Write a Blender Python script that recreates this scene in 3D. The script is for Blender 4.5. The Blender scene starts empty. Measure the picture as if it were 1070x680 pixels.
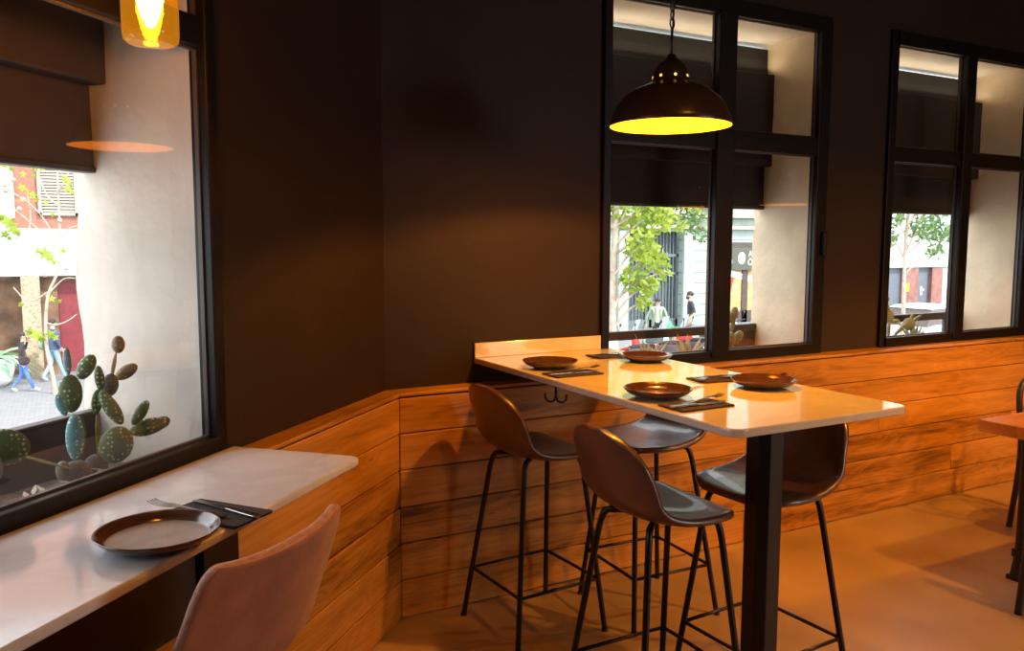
import bpy, bmesh, math, random
from mathutils import Vector, Matrix, noise
random.seed(7)
PI = math.pi
S2 = 2 ** -.5
COL = bpy.context.scene.collection
V = Vector

# ------------------------------------------------------------------ materials
def new_mat(name):
    m = bpy.data.materials.new(name); m.use_nodes = True
    nt = m.node_tree; b = nt.nodes['Principled BSDF']
    return m, nt, b
def N(nt, t, **kw):
    n = nt.nodes.new(t)
    for k, v in kw.items():
        if k in n.inputs.keys(): n.inputs[k].default_value = v
        else: setattr(n, k, v)
    return n
def rgb(c): return (c[0], c[1], c[2], 1)
def ramp(nt, fac, stops):
    r = nt.nodes.new('ShaderNodeValToRGB')
    while len(r.color_ramp.elements) < len(stops): r.color_ramp.elements.new(.5)
    for e, (p, c) in zip(r.color_ramp.elements, stops): e.position = p; e.color = rgb(c)
    nt.links.new(fac, r.inputs[0]); return r
def simple(name, c, rough=.5, metal=0, var=.12, scale=6, bump=0, bscale=40, coat=0, spec=.5, coord='Object', emit=None, es=0, sheen=0):
    """colour with a little noise variation and bump"""
    m, nt, b = new_mat(name); L = nt.links
    tc = N(nt, 'ShaderNodeTexCoord')
    n = N(nt, 'ShaderNodeTexNoise', Scale=scale, Detail=5.0); L.new(tc.outputs[coord], n.inputs['Vector'])
    lo = [max(0, x * (1 - var)) for x in c]; hi = [min(1, x * (1 + var)) for x in c]
    r = ramp(nt, n.outputs['Fac'], [(.3, lo), (.7, hi)])
    L.new(r.outputs[0], b.inputs['Base Color'])
    b.inputs['Roughness'].default_value = rough; b.inputs['Metallic'].default_value = metal
    b.inputs['Coat Weight'].default_value = coat; b.inputs['Specular IOR Level'].default_value = spec
    b.inputs['Sheen Weight'].default_value = sheen
    if bump:
        n2 = N(nt, 'ShaderNodeTexNoise', Scale=bscale, Detail=6.0); L.new(tc.outputs[coord], n2.inputs['Vector'])
        bp = N(nt, 'ShaderNodeBump', Strength=bump, Distance=.01); L.new(n2.outputs['Fac'], bp.inputs['Height'])
        L.new(bp.outputs[0], b.inputs['Normal'])
    if emit:
        b.inputs['Emission Color'].default_value = rgb(emit); b.inputs['Emission Strength'].default_value = es
    return m

def wood(name, dark, mid, light, rough=.45, grain=1.0):
    """planks along local X, each island with its own offset and tone, grain, growth rings and knots"""
    m, nt, b = new_mat(name); L = nt.links
    tc = N(nt, 'ShaderNodeTexCoord'); g = N(nt, 'ShaderNodeNewGeometry')
    cmb = N(nt, 'ShaderNodeCombineXYZ')
    for i, k in enumerate((37.0, 11.0, 23.0)):
        mu = N(nt, 'ShaderNodeMath', operation='MULTIPLY'); mu.inputs[1].default_value = k
        L.new(g.outputs['Random Per Island'], mu.inputs[0]); L.new(mu.outputs[0], cmb.inputs[i])
    add = N(nt, 'ShaderNodeVectorMath', operation='ADD')
    L.new(tc.outputs['Object'], add.inputs[0]); L.new(cmb.outputs[0], add.inputs[1])
    # knots: sparse cells, stretched along the plank, that also bend the grain
    kmap = N(nt, 'ShaderNodeMapping'); kmap.inputs['Scale'].default_value = (1.5, 1.5, 6.0); L.new(add.outputs[0], kmap.inputs[0])
    vor = N(nt, 'ShaderNodeTexVoronoi', Scale=1.35); L.new(kmap.outputs[0], vor.inputs['Vector'])
    kr = ramp(nt, vor.outputs['Distance'], [(.0, (1, 1, 1)), (.22, (0, 0, 0))])
    # cathedral grain
    mp = N(nt, 'ShaderNodeMapping'); mp.inputs['Scale'].default_value = (1.1, 3.0, 9.0); L.new(add.outputs[0], mp.inputs[0])
    n1 = N(nt, 'ShaderNodeTexNoise', Scale=1.6, Detail=3.0, Distortion=.6); L.new(mp.outputs[0], n1.inputs['Vector'])
    ad2 = N(nt, 'ShaderNodeMath', operation='MULTIPLY_ADD'); ad2.inputs[1].default_value = .35
    L.new(kr.outputs[0], ad2.inputs[0]); L.new(n1.outputs['Fac'], ad2.inputs[2])
    rings = N(nt, 'ShaderNodeMath', operation='MULTIPLY'); rings.inputs[1].default_value = 44 * grain; L.new(ad2.outputs[0], rings.inputs[0])
    sn = N(nt, 'ShaderNodeMath', operation='SINE'); L.new(rings.outputs[0], sn.inputs[0])
    # fine fibres
    mp2 = N(nt, 'ShaderNodeMapping'); mp2.inputs['Scale'].default_value = (3.0, 60.0, 130.0); L.new(add.outputs[0], mp2.inputs[0])
    n2 = N(nt, 'ShaderNodeTexNoise', Scale=1.0, Detail=4.0); L.new(mp2.outputs[0], n2.inputs['Vector'])
    # blotches
    mp3 = N(nt, 'ShaderNodeMapping'); mp3.inputs['Scale'].default_value = (.75, 2.0, 8.5); L.new(add.outputs[0], mp3.inputs[0])
    n3 = N(nt, 'ShaderNodeTexNoise', Scale=1.5, Detail=4.0); L.new(mp3.outputs[0], n3.inputs['Vector'])
    s1 = N(nt, 'ShaderNodeMath', operation='MULTIPLY_ADD'); s1.inputs[1].default_value = .045; s1.inputs[2].default_value = 0
    L.new(sn.outputs[0], s1.inputs[0])
    s2 = N(nt, 'ShaderNodeMath', operation='MULTIPLY_ADD'); s2.inputs[1].default_value = .22
    L.new(n2.outputs['Fac'], s2.inputs[0]); L.new(s1.outputs[0], s2.inputs[2])
    s3 = N(nt, 'ShaderNodeMath', operation='MULTIPLY_ADD'); s3.inputs[1].default_value = .70
    L.new(n3.outputs['Fac'], s3.inputs[0]); L.new(s2.outputs[0], s3.inputs[2])
    s4 = N(nt, 'ShaderNodeMath', operation='MULTIPLY_ADD'); s4.inputs[1].default_value = .16
    L.new(g.outputs['Random Per Island'], s4.inputs[0]); L.new(s3.outputs[0], s4.inputs[2])
    cr = ramp(nt, s4.outputs[0], [(.31, dark), (.50, mid), (.72, light)])
    kn = ramp(nt, vor.outputs['Distance'], [(.03, (1, 1, 1)), (.075, (0, 0, 0))])
    mx = N(nt, 'ShaderNodeMix', data_type='RGBA'); L.new(kn.outputs[0], mx.inputs['Factor'])
    L.new(cr.outputs[0], mx.inputs[6]); mx.inputs[7].default_value = rgb([x * .28 for x in dark])
    L.new(mx.outputs[2], b.inputs['Base Color'])
    b.inputs['Roughness'].default_value = rough
    bp = N(nt, 'ShaderNodeBump', Strength=.25, Distance=.004); L.new(s3.outputs[0], bp.inputs['Height']); L.new(bp.outputs[0], b.inputs['Normal'])
    return m

def glass_mat(name, tint=(1, 1, 1), ior=1.5, rough=0.0, glow=None):
    m, nt, b = new_mat(name); L = nt.links
    nt.nodes.remove(b); out = nt.nodes['Material Output']
    tr = N(nt, 'ShaderNodeBsdfTransparent'); gl = N(nt, 'ShaderNodeBsdfGlossy', Roughness=rough)
    tr.inputs[0].default_value = rgb(tint); mx = N(nt, 'ShaderNodeMixShader')
    # Schlick's approximation of Fresnel, the same from both sides of the pane
    f0 = ((ior - 1) / (ior + 1)) ** 2; lw = N(nt, 'ShaderNodeLayerWeight')
    pw = N(nt, 'ShaderNodeMath', operation='POWER'); pw.inputs[1].default_value = 5; L.new(lw.outputs['Facing'], pw.inputs[0])
    ma = N(nt, 'ShaderNodeMath', operation='MULTIPLY_ADD'); ma.inputs[1].default_value = 1 - f0; ma.inputs[2].default_value = f0; L.new(pw.outputs[0], ma.inputs[0])
    L.new(ma.outputs[0], mx.inputs[0]); L.new(tr.outputs[0], mx.inputs[1]); L.new(gl.outputs[0], mx.inputs[2]); L.new(mx.outputs[0], out.inputs[0])
    if glow:                                  # lit amber glass
        em = N(nt, 'ShaderNodeEmission', Strength=.24); em.inputs[0].default_value = rgb(glow); ad = N(nt, 'ShaderNodeAddShader')
        L.new(mx.outputs[0], ad.inputs[0]); L.new(em.outputs[0], ad.inputs[1]); L.new(ad.outputs[0], out.inputs[0])
    return m

def leaf_mat(name, c1, c2, trans=.5):
    m, nt, b = new_mat(name); L = nt.links; out = nt.nodes['Material Output']
    g = N(nt, 'ShaderNodeNewGeometry')
    r = ramp(nt, g.outputs['Random Per Island'], [(0, c1), (1, c2)])
    L.new(r.outputs[0], b.inputs['Base Color']); b.inputs['Roughness'].default_value = .55
    t = N(nt, 'ShaderNodeBsdfTranslucent'); L.new(r.outputs[0], t.inputs[0])
    mx = N(nt, 'ShaderNodeMixShader'); mx.inputs[0].default_value = trans
    L.new(b.outputs[0], mx.inputs[1]); L.new(t.outputs[0], mx.inputs[2]); L.new(mx.outputs[0], out.inputs[0])
    return m

def emit_mat(name, c, s):
    m, nt, b = new_mat(name)
    b.inputs['Base Color'].default_value = rgb(c); b.inputs['Emission Color'].default_value = rgb(c); b.inputs['Emission Strength'].default_value = s
    return m

def marble(name, base, vein, rough=.16):
    m, nt, b = new_mat(name); L = nt.links
    tc = N(nt, 'ShaderNodeTexCoord'); n = N(nt, 'ShaderNodeTexNoise', Scale=2.2, Detail=8.0, Distortion=1.6)
    L.new(tc.outputs['Object'], n.inputs['Vector'])
    r = ramp(nt, n.outputs['Fac'], [(.40, base), (.50, vein), (.56, base), (.75, [x * .93 for x in base])])
    L.new(r.outputs[0], b.inputs['Base Color'])
    n2 = N(nt, 'ShaderNodeTexNoise', Scale=5.0, Detail=4.0); L.new(tc.outputs['Object'], n2.inputs['Vector'])
    mr = N(nt, 'ShaderNodeMapRange'); mr.inputs['To Min'].default_value = rough * .7; mr.inputs['To Max'].default_value = rough * 1.4
    L.new(n2.outputs['Fac'], mr.inputs['Value']); L.new(mr.outputs[0], b.inputs['Roughness'])
    bp = N(nt, 'ShaderNodeBump', Strength=.02, Distance=.01); n3 = N(nt, 'ShaderNodeTexNoise', Scale=9.0); L.new(tc.outputs['Object'], n3.inputs['Vector'])
    L.new(n3.outputs['Fac'], bp.inputs['Height']); L.new(bp.outputs[0], b.inputs['Normal'])
    b.inputs['Specular IOR Level'].default_value = .6
    return m

def striped(name, c, line, period, width, axis=2, rough=.7):
    """courses of masonry: thin dark joints every period along an axis (object space)"""
    m, nt, b = new_mat(name); L = nt.links
    tc = N(nt, 'ShaderNodeTexCoord'); sp = N(nt, 'ShaderNodeSeparateXYZ'); L.new(tc.outputs['Object'], sp.inputs[0])
    md = N(nt, 'ShaderNodeMath', operation='FLOORED_MODULO'); md.inputs[1].default_value = period; L.new(sp.outputs[axis], md.inputs[0])
    lt = N(nt, 'ShaderNodeMath', operation='LESS_THAN'); lt.inputs[1].default_value = width; L.new(md.outputs[0], lt.inputs[0])
    n = N(nt, 'ShaderNodeTexNoise', Scale=1.5, Detail=6.0); L.new(tc.outputs['Object'], n.inputs['Vector'])
    r = ramp(nt, n.outputs['Fac'], [(.3, [x * .85 for x in c]), (.7, [min(1, x * 1.12) for x in c])])
    mx = N(nt, 'ShaderNodeMix', data_type='RGBA'); L.new(lt.outputs[0], mx.inputs['Factor']); L.new(r.outputs[0], mx.inputs[6]); mx.inputs[7].default_value = rgb(line)
    L.new(mx.outputs[2], b.inputs['Base Color']); b.inputs['Roughness'].default_value = rough
    return m

def paver_mat(name):
    m, nt, b = new_mat(name); L = nt.links
    tc = N(nt, 'ShaderNodeTexCoord')
    br = N(nt, 'ShaderNodeTexBrick', Scale=2.4); L.new(tc.outputs['Object'], br.inputs['Vector'])
    br.inputs['Color1'].default_value = (.22, .23, .24, 1); br.inputs['Color2'].default_value = (.175, .18, .195, 1); br.inputs['Mortar'].default_value = (.16, .16, .17, 1)
    br.inputs['Mortar Size'].default_value = .03
    L.new(br.outputs[0], b.inputs['Base Color']); b.inputs['Roughness'].default_value = .8
    return m

def cactus_mat(name, c, dot=(.55, .60, .42), dots=13.0):
    m, nt, b = new_mat(name); L = nt.links
    tc = N(nt, 'ShaderNodeTexCoord'); v = N(nt, 'ShaderNodeTexVoronoi', Scale=dots, Randomness=.45)
    mp = N(nt, 'ShaderNodeMapping'); mp.inputs['Scale'].default_value = (7, 7, 7); L.new(tc.outputs['Object'], mp.inputs[0]); L.new(mp.outputs[0], v.inputs['Vector'])
    n = N(nt, 'ShaderNodeTexNoise', Scale=14.0, Detail=3.0); L.new(tc.outputs['Object'], n.inputs['Vector'])
    r = ramp(nt, n.outputs['Fac'], [(.3, [x * .8 for x in c]), (.7, [x * 1.3 for x in c])])
    k = ramp(nt, v.outputs['Distance'], [(.20, (1, 1, 1)), (.32, (0, 0, 0))])
    mx = N(nt, 'ShaderNodeMix', data_type='RGBA'); L.new(k.outputs[0], mx.inputs['Factor']); L.new(r.outputs[0], mx.inputs[6]); mx.inputs[7].default_value = rgb(dot)
    L.new(mx.outputs[2], b.inputs['Base Color']); b.inputs['Roughness'].default_value = .5
    return m

M = {}
M['black_wall'] = simple('black_wall_paint', (.026, .0175, .0125), .62, var=.15, spec=.3, scale=2, bump=.12, bscale=30)
M['black_frame'] = simple('black_window_paint', (.0065, .0055, .005), .45, var=.1, bump=.03, spec=.25)
M['ceiling'] = simple('black_ceiling_paint', (.014, .011, .010), .8)
M['plaster'] = simple('rough_grey_plaster', (.58, .535, .475), .85, var=.10, scale=5, bump=.9, bscale=9)
M['plaster_cream'] = simple('rough_cream_plaster', (.76, .63, .44), .85, var=.10, scale=5, bump=.9, bscale=9)
M['room_paint'] = simple('dark_brown_room_paint', (.10, .065, .045), .8)
M['plank'] = wood('stained_pine_planks', (.14, .055, .010), (.47, .225, .036), (.68, .35, .085), .38)
M['plank_dark'] = wood('dark_stained_planks', (.06, .028, .013), (.10, .048, .022), (.14, .07, .03), .5)
M['tabletop'] = wood('dining_table_wood', (.30, .12, .04), (.52, .22, .07), (.66, .32, .11), .3)
M['marble'] = marble('white_marble_top', (.82, .76, .66), (.75, .68, .58), .07)
M['marble_daylit'] = marble('daylight_tinted_marble_top', (.80, .83, .90), (.70, .73, .79), .09)  # cool daylight on the counter put into the marble colour
M['soffit'] = simple('white_soffit_plaster', (.84, .80, .72), .8, var=.12, scale=3, bump=.3, bscale=6)
M['floor'] = simple('polished_concrete_floor', (.46, .325, .205), .36, var=.25, scale=1.3, bump=.03, bscale=3, spec=.4)
M['leather'] = simple('brown_leather', (.100, .038, .028), .36, var=.35, scale=9, bump=.16, bscale=40, spec=1.0, coat=.35)
M['velvet'] = simple('terracotta_suede', (.50, .185, .11), .75, var=.18, scale=14, bump=.15, bscale=220, sheen=.4)
M['piping'] = simple('terracotta_piping', (.70, .40, .28), .8, var=.15, scale=60, bump=.3, bscale=300)
M['black_metal'] = simple('black_powder_coated_steel', (.010, .009, .009), .36, var=.1, scale=20)
M['iron'] = simple('black_cast_iron', (.012, .010, .010), .45, var=.2, scale=20, bump=.1)
M['steel'] = simple('brushed_steel', (.40, .37, .35), .24, metal=1, var=.06)
M['napkin'] = simple('charcoal_napkin', (.030, .031, .038), .85, var=.15, scale=40, bump=.25, bscale=250)
M['napkin_brown'] = simple('dark_brown_napkin', (.050, .032, .024), .8, var=.15, scale=40, bump=.25, bscale=250)
M['plate_dark'] = simple('brown_glazed_stoneware', (.090, .042, .026), .14, var=.25, scale=22, spec=.9)
M['plate_taupe'] = simple('taupe_glazed_stoneware', (.33, .275, .225), .26, var=.14, scale=22, spec=.5)
M['glass'] = glass_mat('double_glazing', (.965, .975, .97), 2.0)
M['amber'] = glass_mat('amber_jar_glass', (1.0, .60, .10), 1.45, glow=(1, .42, .02))
M['shade'] = simple('dark_enamel_shade', (.035, .020, .012), .28, var=.15, scale=6)
M['shade_in'] = emit_mat('glowing_gold_reflector', (1.0, .40, .018), 1.95)
M['hole'] = emit_mat('light_through_vent', (1.0, .55, .12), 2.0)
M['bulb'] = emit_mat('warm_bulb', (1.0, .50, .10), 150)
M['bulb_soft'] = emit_mat('warm_bulb_soft', (1.0, .42, .06), 6)
M['blind'] = simple('black_roller_blind', (.020, .017, .016), .8, var=.1)
M['blind_lamp_glare'] = simple('glare_tinted_roller_blind', (.075, .052, .040), .8, var=.1)  # warm lamp glare on the left blind put into its colour
M['dark_metal'] = simple('dark_brown_metal', (.055, .042, .036), .5, var=.15)
M['soil'] = simple('planter_soil', (.14, .095, .07), .95, var=.4, scale=30, bump=1, bscale=40)
M['dry'] = leaf_mat('dried_leaf_litter', (.40, .35, .28), (.62, .56, .46), .2)
M['pot'] = simple('terracotta_pot', (.36, .135, .075), .8, var=.2, scale=8)
M['cactus'] = cactus_mat('prickly_pear_green', (.085, .135, .055))
M['cactus_blue_lit'] = cactus_mat('prickly_pear_blue_lit', (.13, .33, .36), (.8, .9, .9))  # blue light on some pads put into their colour
M['cactus_brown'] = cactus_mat('prickly_pear_brown', (.20, .14, .075), (.4, .33, .2))
M['cactus_grey'] = cactus_mat('prickly_pear_grey', (.115, .115, .088), (.2, .2, .16), 14)
M['cactus_pale'] = cactus_mat('prickly_pear_pale', (.30, .31, .15), (.5, .5, .3))
M['agave'] = leaf_mat('agave_leaf', (.34, .33, .16), (.52, .47, .26), .3)
M['leaf_bright'] = leaf_mat('plane_tree_leaf', (.20, .32, .03), (.46, .52, .09), .55)
M['leaf_mid'] = leaf_mat('street_tree_leaf', (.10, .20, .07), (.26, .36, .14), .45)
M['leaf_palm'] = leaf_mat('palm_leaf', (.22, .42, .27), (.36, .58, .36), .3)
M['bark'] = simple('pale_bark', (.40, .33, .26), .9, var=.25, scale=8, bump=.5)
M['bark_sunlit'] = simple('sunlit_white_bark', (.78, .74, .68), .9, var=.15, scale=8)  # sunlight on the lower trunk put into the bark colour
M['pavers'] = paver_mat('grey_paving')
M['asphalt'] = simple('pale_asphalt', (.26, .26, .26), .9, var=.1)
M['mint_stone'] = striped('mint_rusticated_stone', (.33, .41, .36), (.13, .18, .17), .42, .035)
M['mint_plain'] = simple('mint_plain_stone', (.38, .46, .41), .8, var=.1, scale=1)
M['cream'] = simple('cream_cornice', (.44, .40, .31), .8, var=.1)
M['gate'] = simple('grey_iron_gate', (.125, .155, .165), .5, var=.15)
M['gate_dark'] = simple('dark_gateway_panel', (.11, .14, .15), .7, var=.2)  # slightly darker grey for the panel behind the gate bars
M['shop_sign'] = simple('olive_shop_sign', (.075, .080, .055), .5, var=.1)
M['white'] = simple('white_paint', (.85, .86, .86), .5, var=.03)
M['shop_glow'] = simple('orange_shop_display', (.62, .36, .13), .6, var=.5, scale=2.2)
M['shop_dark'] = simple('dark_shop_interior', (.07, .05, .045), .5, var=.3)
M['red'] = simple('red_paint', (.66, .045, .04), .35, var=.1)
M['door_red'] = simple('dark_red_door', (.20, .028, .035), .5, var=.15)
M['redmarble'] = simple('red_marble', (.25, .105, .085), .4, var=.35, scale=3)
M['garage'] = simple('slate_blue_shutter', (.12, .14, .17), .5, var=.06)
M['whitewall'] = simple('pale_render', (.46, .48, .47), .8, var=.08)
M['brownwall'] = simple('red_brown_render', (.30, .13, .09), .8, var=.15)
M['bluewhite'] = simple('pale_blue_lintel', (.44, .52, .54), .7, var=.06)
M['stone'] = simple('speckled_sandstone', (.34, .29, .20), .85, var=.35, scale=14, bump=.4)
M['cave'] = simple('dark_brown_entrance', (.20, .11, .065), .7, var=.6, scale=2.0)
M['louver'] = simple('pale_grey_louvres', (.33, .32, .27), .6, var=.08)
M['window_blue'] = simple('sky_reflecting_glass', (.45, .58, .66), .15, var=.2)
M['yellow'] = simple('yellow_sign', (.90, .72, .02), .5, var=.03)
M['ink'] = simple('black_ink', (.02, .02, .02), .6)
M['tyre'] = simple('black_rubber', (.030, .030, .032), .7)
M['chrome'] = simple('chrome', (.7, .7, .72), .15, metal=1)
M['moto_dark'] = simple('dark_grey_bodywork', (.075, .085, .095), .3)
M['moto_white'] = simple('white_bodywork', (.80, .80, .80), .3, var=.03)
M['moto_red'] = simple('red_bodywork', (.72, .03, .03), .3, var=.05)
M['moto_blue'] = simple('pale_blue_bodywork', (.42, .56, .68), .3, var=.05)
M['skin'] = simple('skin', (.58, .35, .26), .6, var=.06)
M['hair'] = simple('dark_hair', (.030, .022, .018), .6, var=.3, scale=30)
M['jeans'] = simple('blue_jeans', (.085, .20, .52), .8, var=.15, scale=12)
M['jeans_pale'] = simple('pale_blue_jeans', (.26, .42, .52), .8, var=.15, scale=12)
M['black_cloth'] = simple('black_cloth', (.035, .033, .042), .85, var=.2)
M['navy_cloth'] = simple('navy_jacket', (.055, .085, .155), .8, var=.2)
M['green_cloth'] = simple('sage_green_cardigan', (.22, .30, .21), .85, var=.15)
M['cream_cloth'] = simple('cream_top', (.72, .66, .54), .85, var=.06)
M['grey_cloth'] = simple('grey_green_trousers', (.42, .45, .42), .85, var=.1)
M['shoe_white'] = simple('white_shoe', (.75, .75, .75), .6, var=.05)
M['bag_green'] = simple('bright_green_plastic', (.05, .55, .16), .5, var=.15)
M['bag_pink'] = simple('dusty_pink_bag', (.60, .36, .31), .6, var=.1)
M['socket'] = simple('gold_socket', (.45, .25, .08), .3, metal=1)

# ------------------------------------------------------------------ mesh helpers
def link(name, bm, mats, parent=None, smooth=False, bevel=0, seg=2, sub=0, recalc=True):
    me = bpy.data.meshes.new(name)
    if recalc: bmesh.ops.recalc_face_normals(bm, faces=bm.faces)
    if smooth:
        for f in bm.faces: f.smooth = True
    bm.to_mesh(me); bm.free()
    o = bpy.data.objects.new(name, me); COL.objects.link(o)
    for m in (mats if isinstance(mats, (list, tuple)) else [mats]): me.materials.append(m)
    if parent is not None: o.parent = parent
    if bevel:
        b = o.modifiers.new('Bevel', 'BEVEL'); b.width = bevel; b.segments = seg; b.limit_method = 'ANGLE'; b.angle_limit = .6
        b.harden_normals = False
    if sub:
        s = o.modifiers.new('Subsurf', 'SUBSURF'); s.levels = sub; s.render_levels = sub
    return o
def tag(o, label=None, cat=None, group=None, kind=None):
    if label: o['label'] = label
    if cat: o['category'] = cat
    if group: o['group'] = group
    if kind: o['kind'] = kind
    return o
def empty(name, loc=(0, 0, 0), rz=0, label=None, cat=None, group=None, kind=None):
    o = bpy.data.objects.new(name, None); COL.objects.link(o); o.location = loc; o.rotation_euler = (0, 0, rz); o.empty_display_size = .05
    return tag(o, label, cat, group, kind)
def copy_tree(o, parent=None):
    c = o.copy(); COL.objects.link(c)
    if parent is not None: c.parent = parent
    for ch in list(o.children): copy_tree(ch, c)
    return c
def BM(): return bmesh.new()
WX = (V((1, 0, 0)), V((0, 1, 0)), V((0, 0, 1)))
def obox(bm, u, v, w, O=V((0, 0, 0)), ax=WX, mi=0):
    vs = []
    for a in u:
        for b in v:
            for c in w:
                vs.append(bm.verts.new(O + ax[0] * a + ax[1] * b + ax[2] * c))
    for q in ((0, 1, 3, 2), (4, 6, 7, 5), (0, 4, 5, 1), (2, 3, 7, 6), (0, 2, 6, 4), (1, 5, 7, 3)):
        f = bm.faces.new([vs[i] for i in q]); f.material_index = mi
    return vs
def box(bm, x0, x1, y0, y1, z0, z1, mi=0): return obox(bm, (x0, x1), (y0, y1), (z0, z1), mi=mi)
def tube(bm, pts, r, n=8, closed=False, mi=0, caps=True):
    pts = [V(p) for p in pts]; k = len(pts)
    rs = r if isinstance(r, (list, tuple)) else [r] * k
    T = []
    for i in range(k):
        a = pts[i - 1] if (i > 0 or closed) else pts[i]; b = pts[(i + 1) % k] if (i < k - 1 or closed) else pts[i]
        T.append((b - a).normalized())
    up = V((0, 0, 1)) if abs(T[0].z) < .9 else V((1, 0, 0))
    nrm = (up - T[0] * up.dot(T[0])).normalized(); rings = []
    for i in range(k):
        nrm = (nrm - T[i] * nrm.dot(T[i]))
        nrm = nrm.normalized() if nrm.length > 1e-6 else T[i].orthogonal().normalized()
        bn = T[i].cross(nrm)
        rings.append([bm.verts.new(pts[i] + (nrm * math.cos(2 * PI * j / n) + bn * math.sin(2 * PI * j / n)) * rs[i]) for j in range(n)])
    for i in range(k if closed else k - 1):
        A, B = rings[i], rings[(i + 1) % k]
        for j in range(n):
            f = bm.faces.new((A[j], A[(j + 1) % n], B[(j + 1) % n], B[j])); f.material_index = mi; f.smooth = True
    if caps and not closed:
        bm.faces.new(rings[0][::-1]).material_index = mi; bm.faces.new(rings[-1]).material_index = mi
def smooth_path(pts, it=2):
    pts = [V(p) for p in pts]
    for _ in range(it):
        q = [pts[0]]
        for a, b in zip(pts, pts[1:]): q += [a * .75 + b * .25, a * .25 + b * .75]
        pts = q + [pts[-1]]
    return pts
def lathe(bm, prof, n=40, c=V((0, 0, 0)), mi=0, mis=None):
    rings = []
    for r, z in prof:
        if r < 1e-6: rings.append([bm.verts.new(c + V((0, 0, z)))])
        else: rings.append([bm.verts.new(c + V((r * math.cos(2 * PI * j / n), r * math.sin(2 * PI * j / n), z))) for j in range(n)])
    for i, (A, B) in enumerate(zip(rings, rings[1:])):
        for j in range(n):
            k = (j + 1) % n
            if len(A) == 1 and len(B) == 1: continue
            vs = (A[0], B[k], B[j]) if len(A) == 1 else (A[j], A[k], B[0]) if len(B) == 1 else (A[j], A[k], B[k], B[j])
            f = bm.faces.new(vs); f.smooth = True; f.material_index = mis[i] if mis else mi
def ell(bm, c, ax, seg=14, rings=9, mi=0):
    """ellipsoid from three half-axis vectors"""
    c = V(c); vs = []
    for i in range(rings + 1):
        th = PI * i / rings
        if i in (0, rings): vs.append([bm.verts.new(c + ax[2] * math.cos(th))]); continue
        vs.append([bm.verts.new(c + ax[2] * math.cos(th) + (ax[0] * math.cos(2 * PI * j / seg) + ax[1] * math.sin(2 * PI * j / seg)) * math.sin(th)) for j in range(seg)])
    for A, B in zip(vs, vs[1:]):
        for j in range(seg):
            k = (j + 1) % seg
            q = (A[0], B[j], B[k]) if len(A) == 1 else (A[j], B[0], A[k]) if len(B) == 1 else (A[j], B[j], B[k], A[k])
            f = bm.faces.new(q); f.smooth = True; f.material_index = mi
def sph(bm, c, r, seg=12, rings=8, mi=0): ell(bm, c, (V((r, 0, 0)), V((0, r, 0)), V((0, 0, r))), seg, rings, mi)
def prism(bm, poly, z0, z1, mi=0):
    a = [bm.verts.new((x, y, z0)) for x, y in poly]; b = [bm.verts.new((x, y, z1)) for x, y in poly]
    n = len(poly)
    for i in range(n): bm.faces.new((a[i], a[(i + 1) % n], b[(i + 1) % n], b[i])).material_index = mi
    bm.faces.new(a[::-1]).material_index = mi; bm.faces.new(b).material_index = mi
def round_rect(x0, x1, y0, y1, r, corners=(1, 1, 1, 1), n=6):
    """corners: (x0y0, x1y0, x1y1, x0y1) rounded or not"""
    out = []
    for k, (cx, cy, a0) in enumerate(((x0, y0, PI), (x1, y0, 1.5 * PI), (x1, y1, 0), (x0, y1, .5 * PI))):
        if not corners[k]: out.append((cx, cy)); continue
        sx = 1 if cx == x0 else -1; sy = 1 if cy == y0 else -1
        for i in range(n + 1):
            a = a0 + .5 * PI * i / n
            out.append((cx + sx * r + r * math.cos(a), cy + sy * r + r * math.sin(a)))
    return out
def struct(name, bm, mat, parent=None, **kw):
    o = link(name, bm, mat, parent, **kw)
    if parent is None: o['kind'] = 'structure'
    return o

# ------------------------------------------------------------------ room shell
WY = 3.105                                   # inner face of the back wall
CORNER = V((1.111, 3.105, 0))                # where the two outer walls meet (135 degrees inside)
LA = V((-S2, -S2, 0)); LN = V((-S2, S2, 0)); UZ = V((0, 0, 1))   # left wall: along, outward
LROT = math.atan2(LA.y, LA.x)                # local x = along the left wall, local -y = outward
BO = V((0, WY, 0)); BAX = (V((1, 0, 0)), V((0, 1, 0)), UZ)
LAX = (LA, LN, UZ)
DEP = .42; CEIL = 3.05
OP_Z0, OP_Z1 = .86, 2.60
W1 = (1.085, 2.60); W2 = (2.165, 3.49); W3 = (4.06, 5.36)

bm = BM(); 
for u0, u1 in ((CORNER.x, W2[0]), (W2[1], W3[0]), (W3[1], 8.0)): obox(bm, (u0, u1), (0, DEP), (0, CEIL), BO, BAX)
for w in (W2, W3):
    obox(bm, w, (0, DEP), (0, OP_Z0), BO, BAX); obox(bm, w, (0, DEP), (OP_Z1, CEIL), BO, BAX)
struct('wall_back', bm, M['black_wall'])
bm = BM()
for u0, u1 in ((0, W1[0]), (W1[1], 5.11)): obox(bm, (u0, u1), (0, DEP), (0, CEIL), CORNER, LAX)
obox(bm, W1, (0, DEP), (0, OP_Z0), CORNER, LAX); obox(bm, W1, (0, DEP), (OP_Z1, CEIL), CORNER, LAX)
struct('wall_left', bm, M['black_wall'])
bm = BM(); box(bm, 8, 8.1, -3.1, WY + DEP, 0, CEIL); struct('wall_right', bm, M['room_paint'])
bm = BM(); box(bm, -2.6, 8.1, -3.1, -3.0, 0, CEIL); struct('wall_front', bm, M['room_paint'])
bm = BM(); box(bm, -2.6, -2.5, -3.0, -.5, 0, CEIL); struct('wall_side', bm, M['room_paint'])
outline = [(-2.6, -3.1), (8.1, -3.1), (8.1, WY + .1), (CORNER.x - .04, WY + .1), (-2.6, -.53)]
bm = BM(); prism(bm, outline, -.12, 0); struct('floor', bm, M['floor'])
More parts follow.
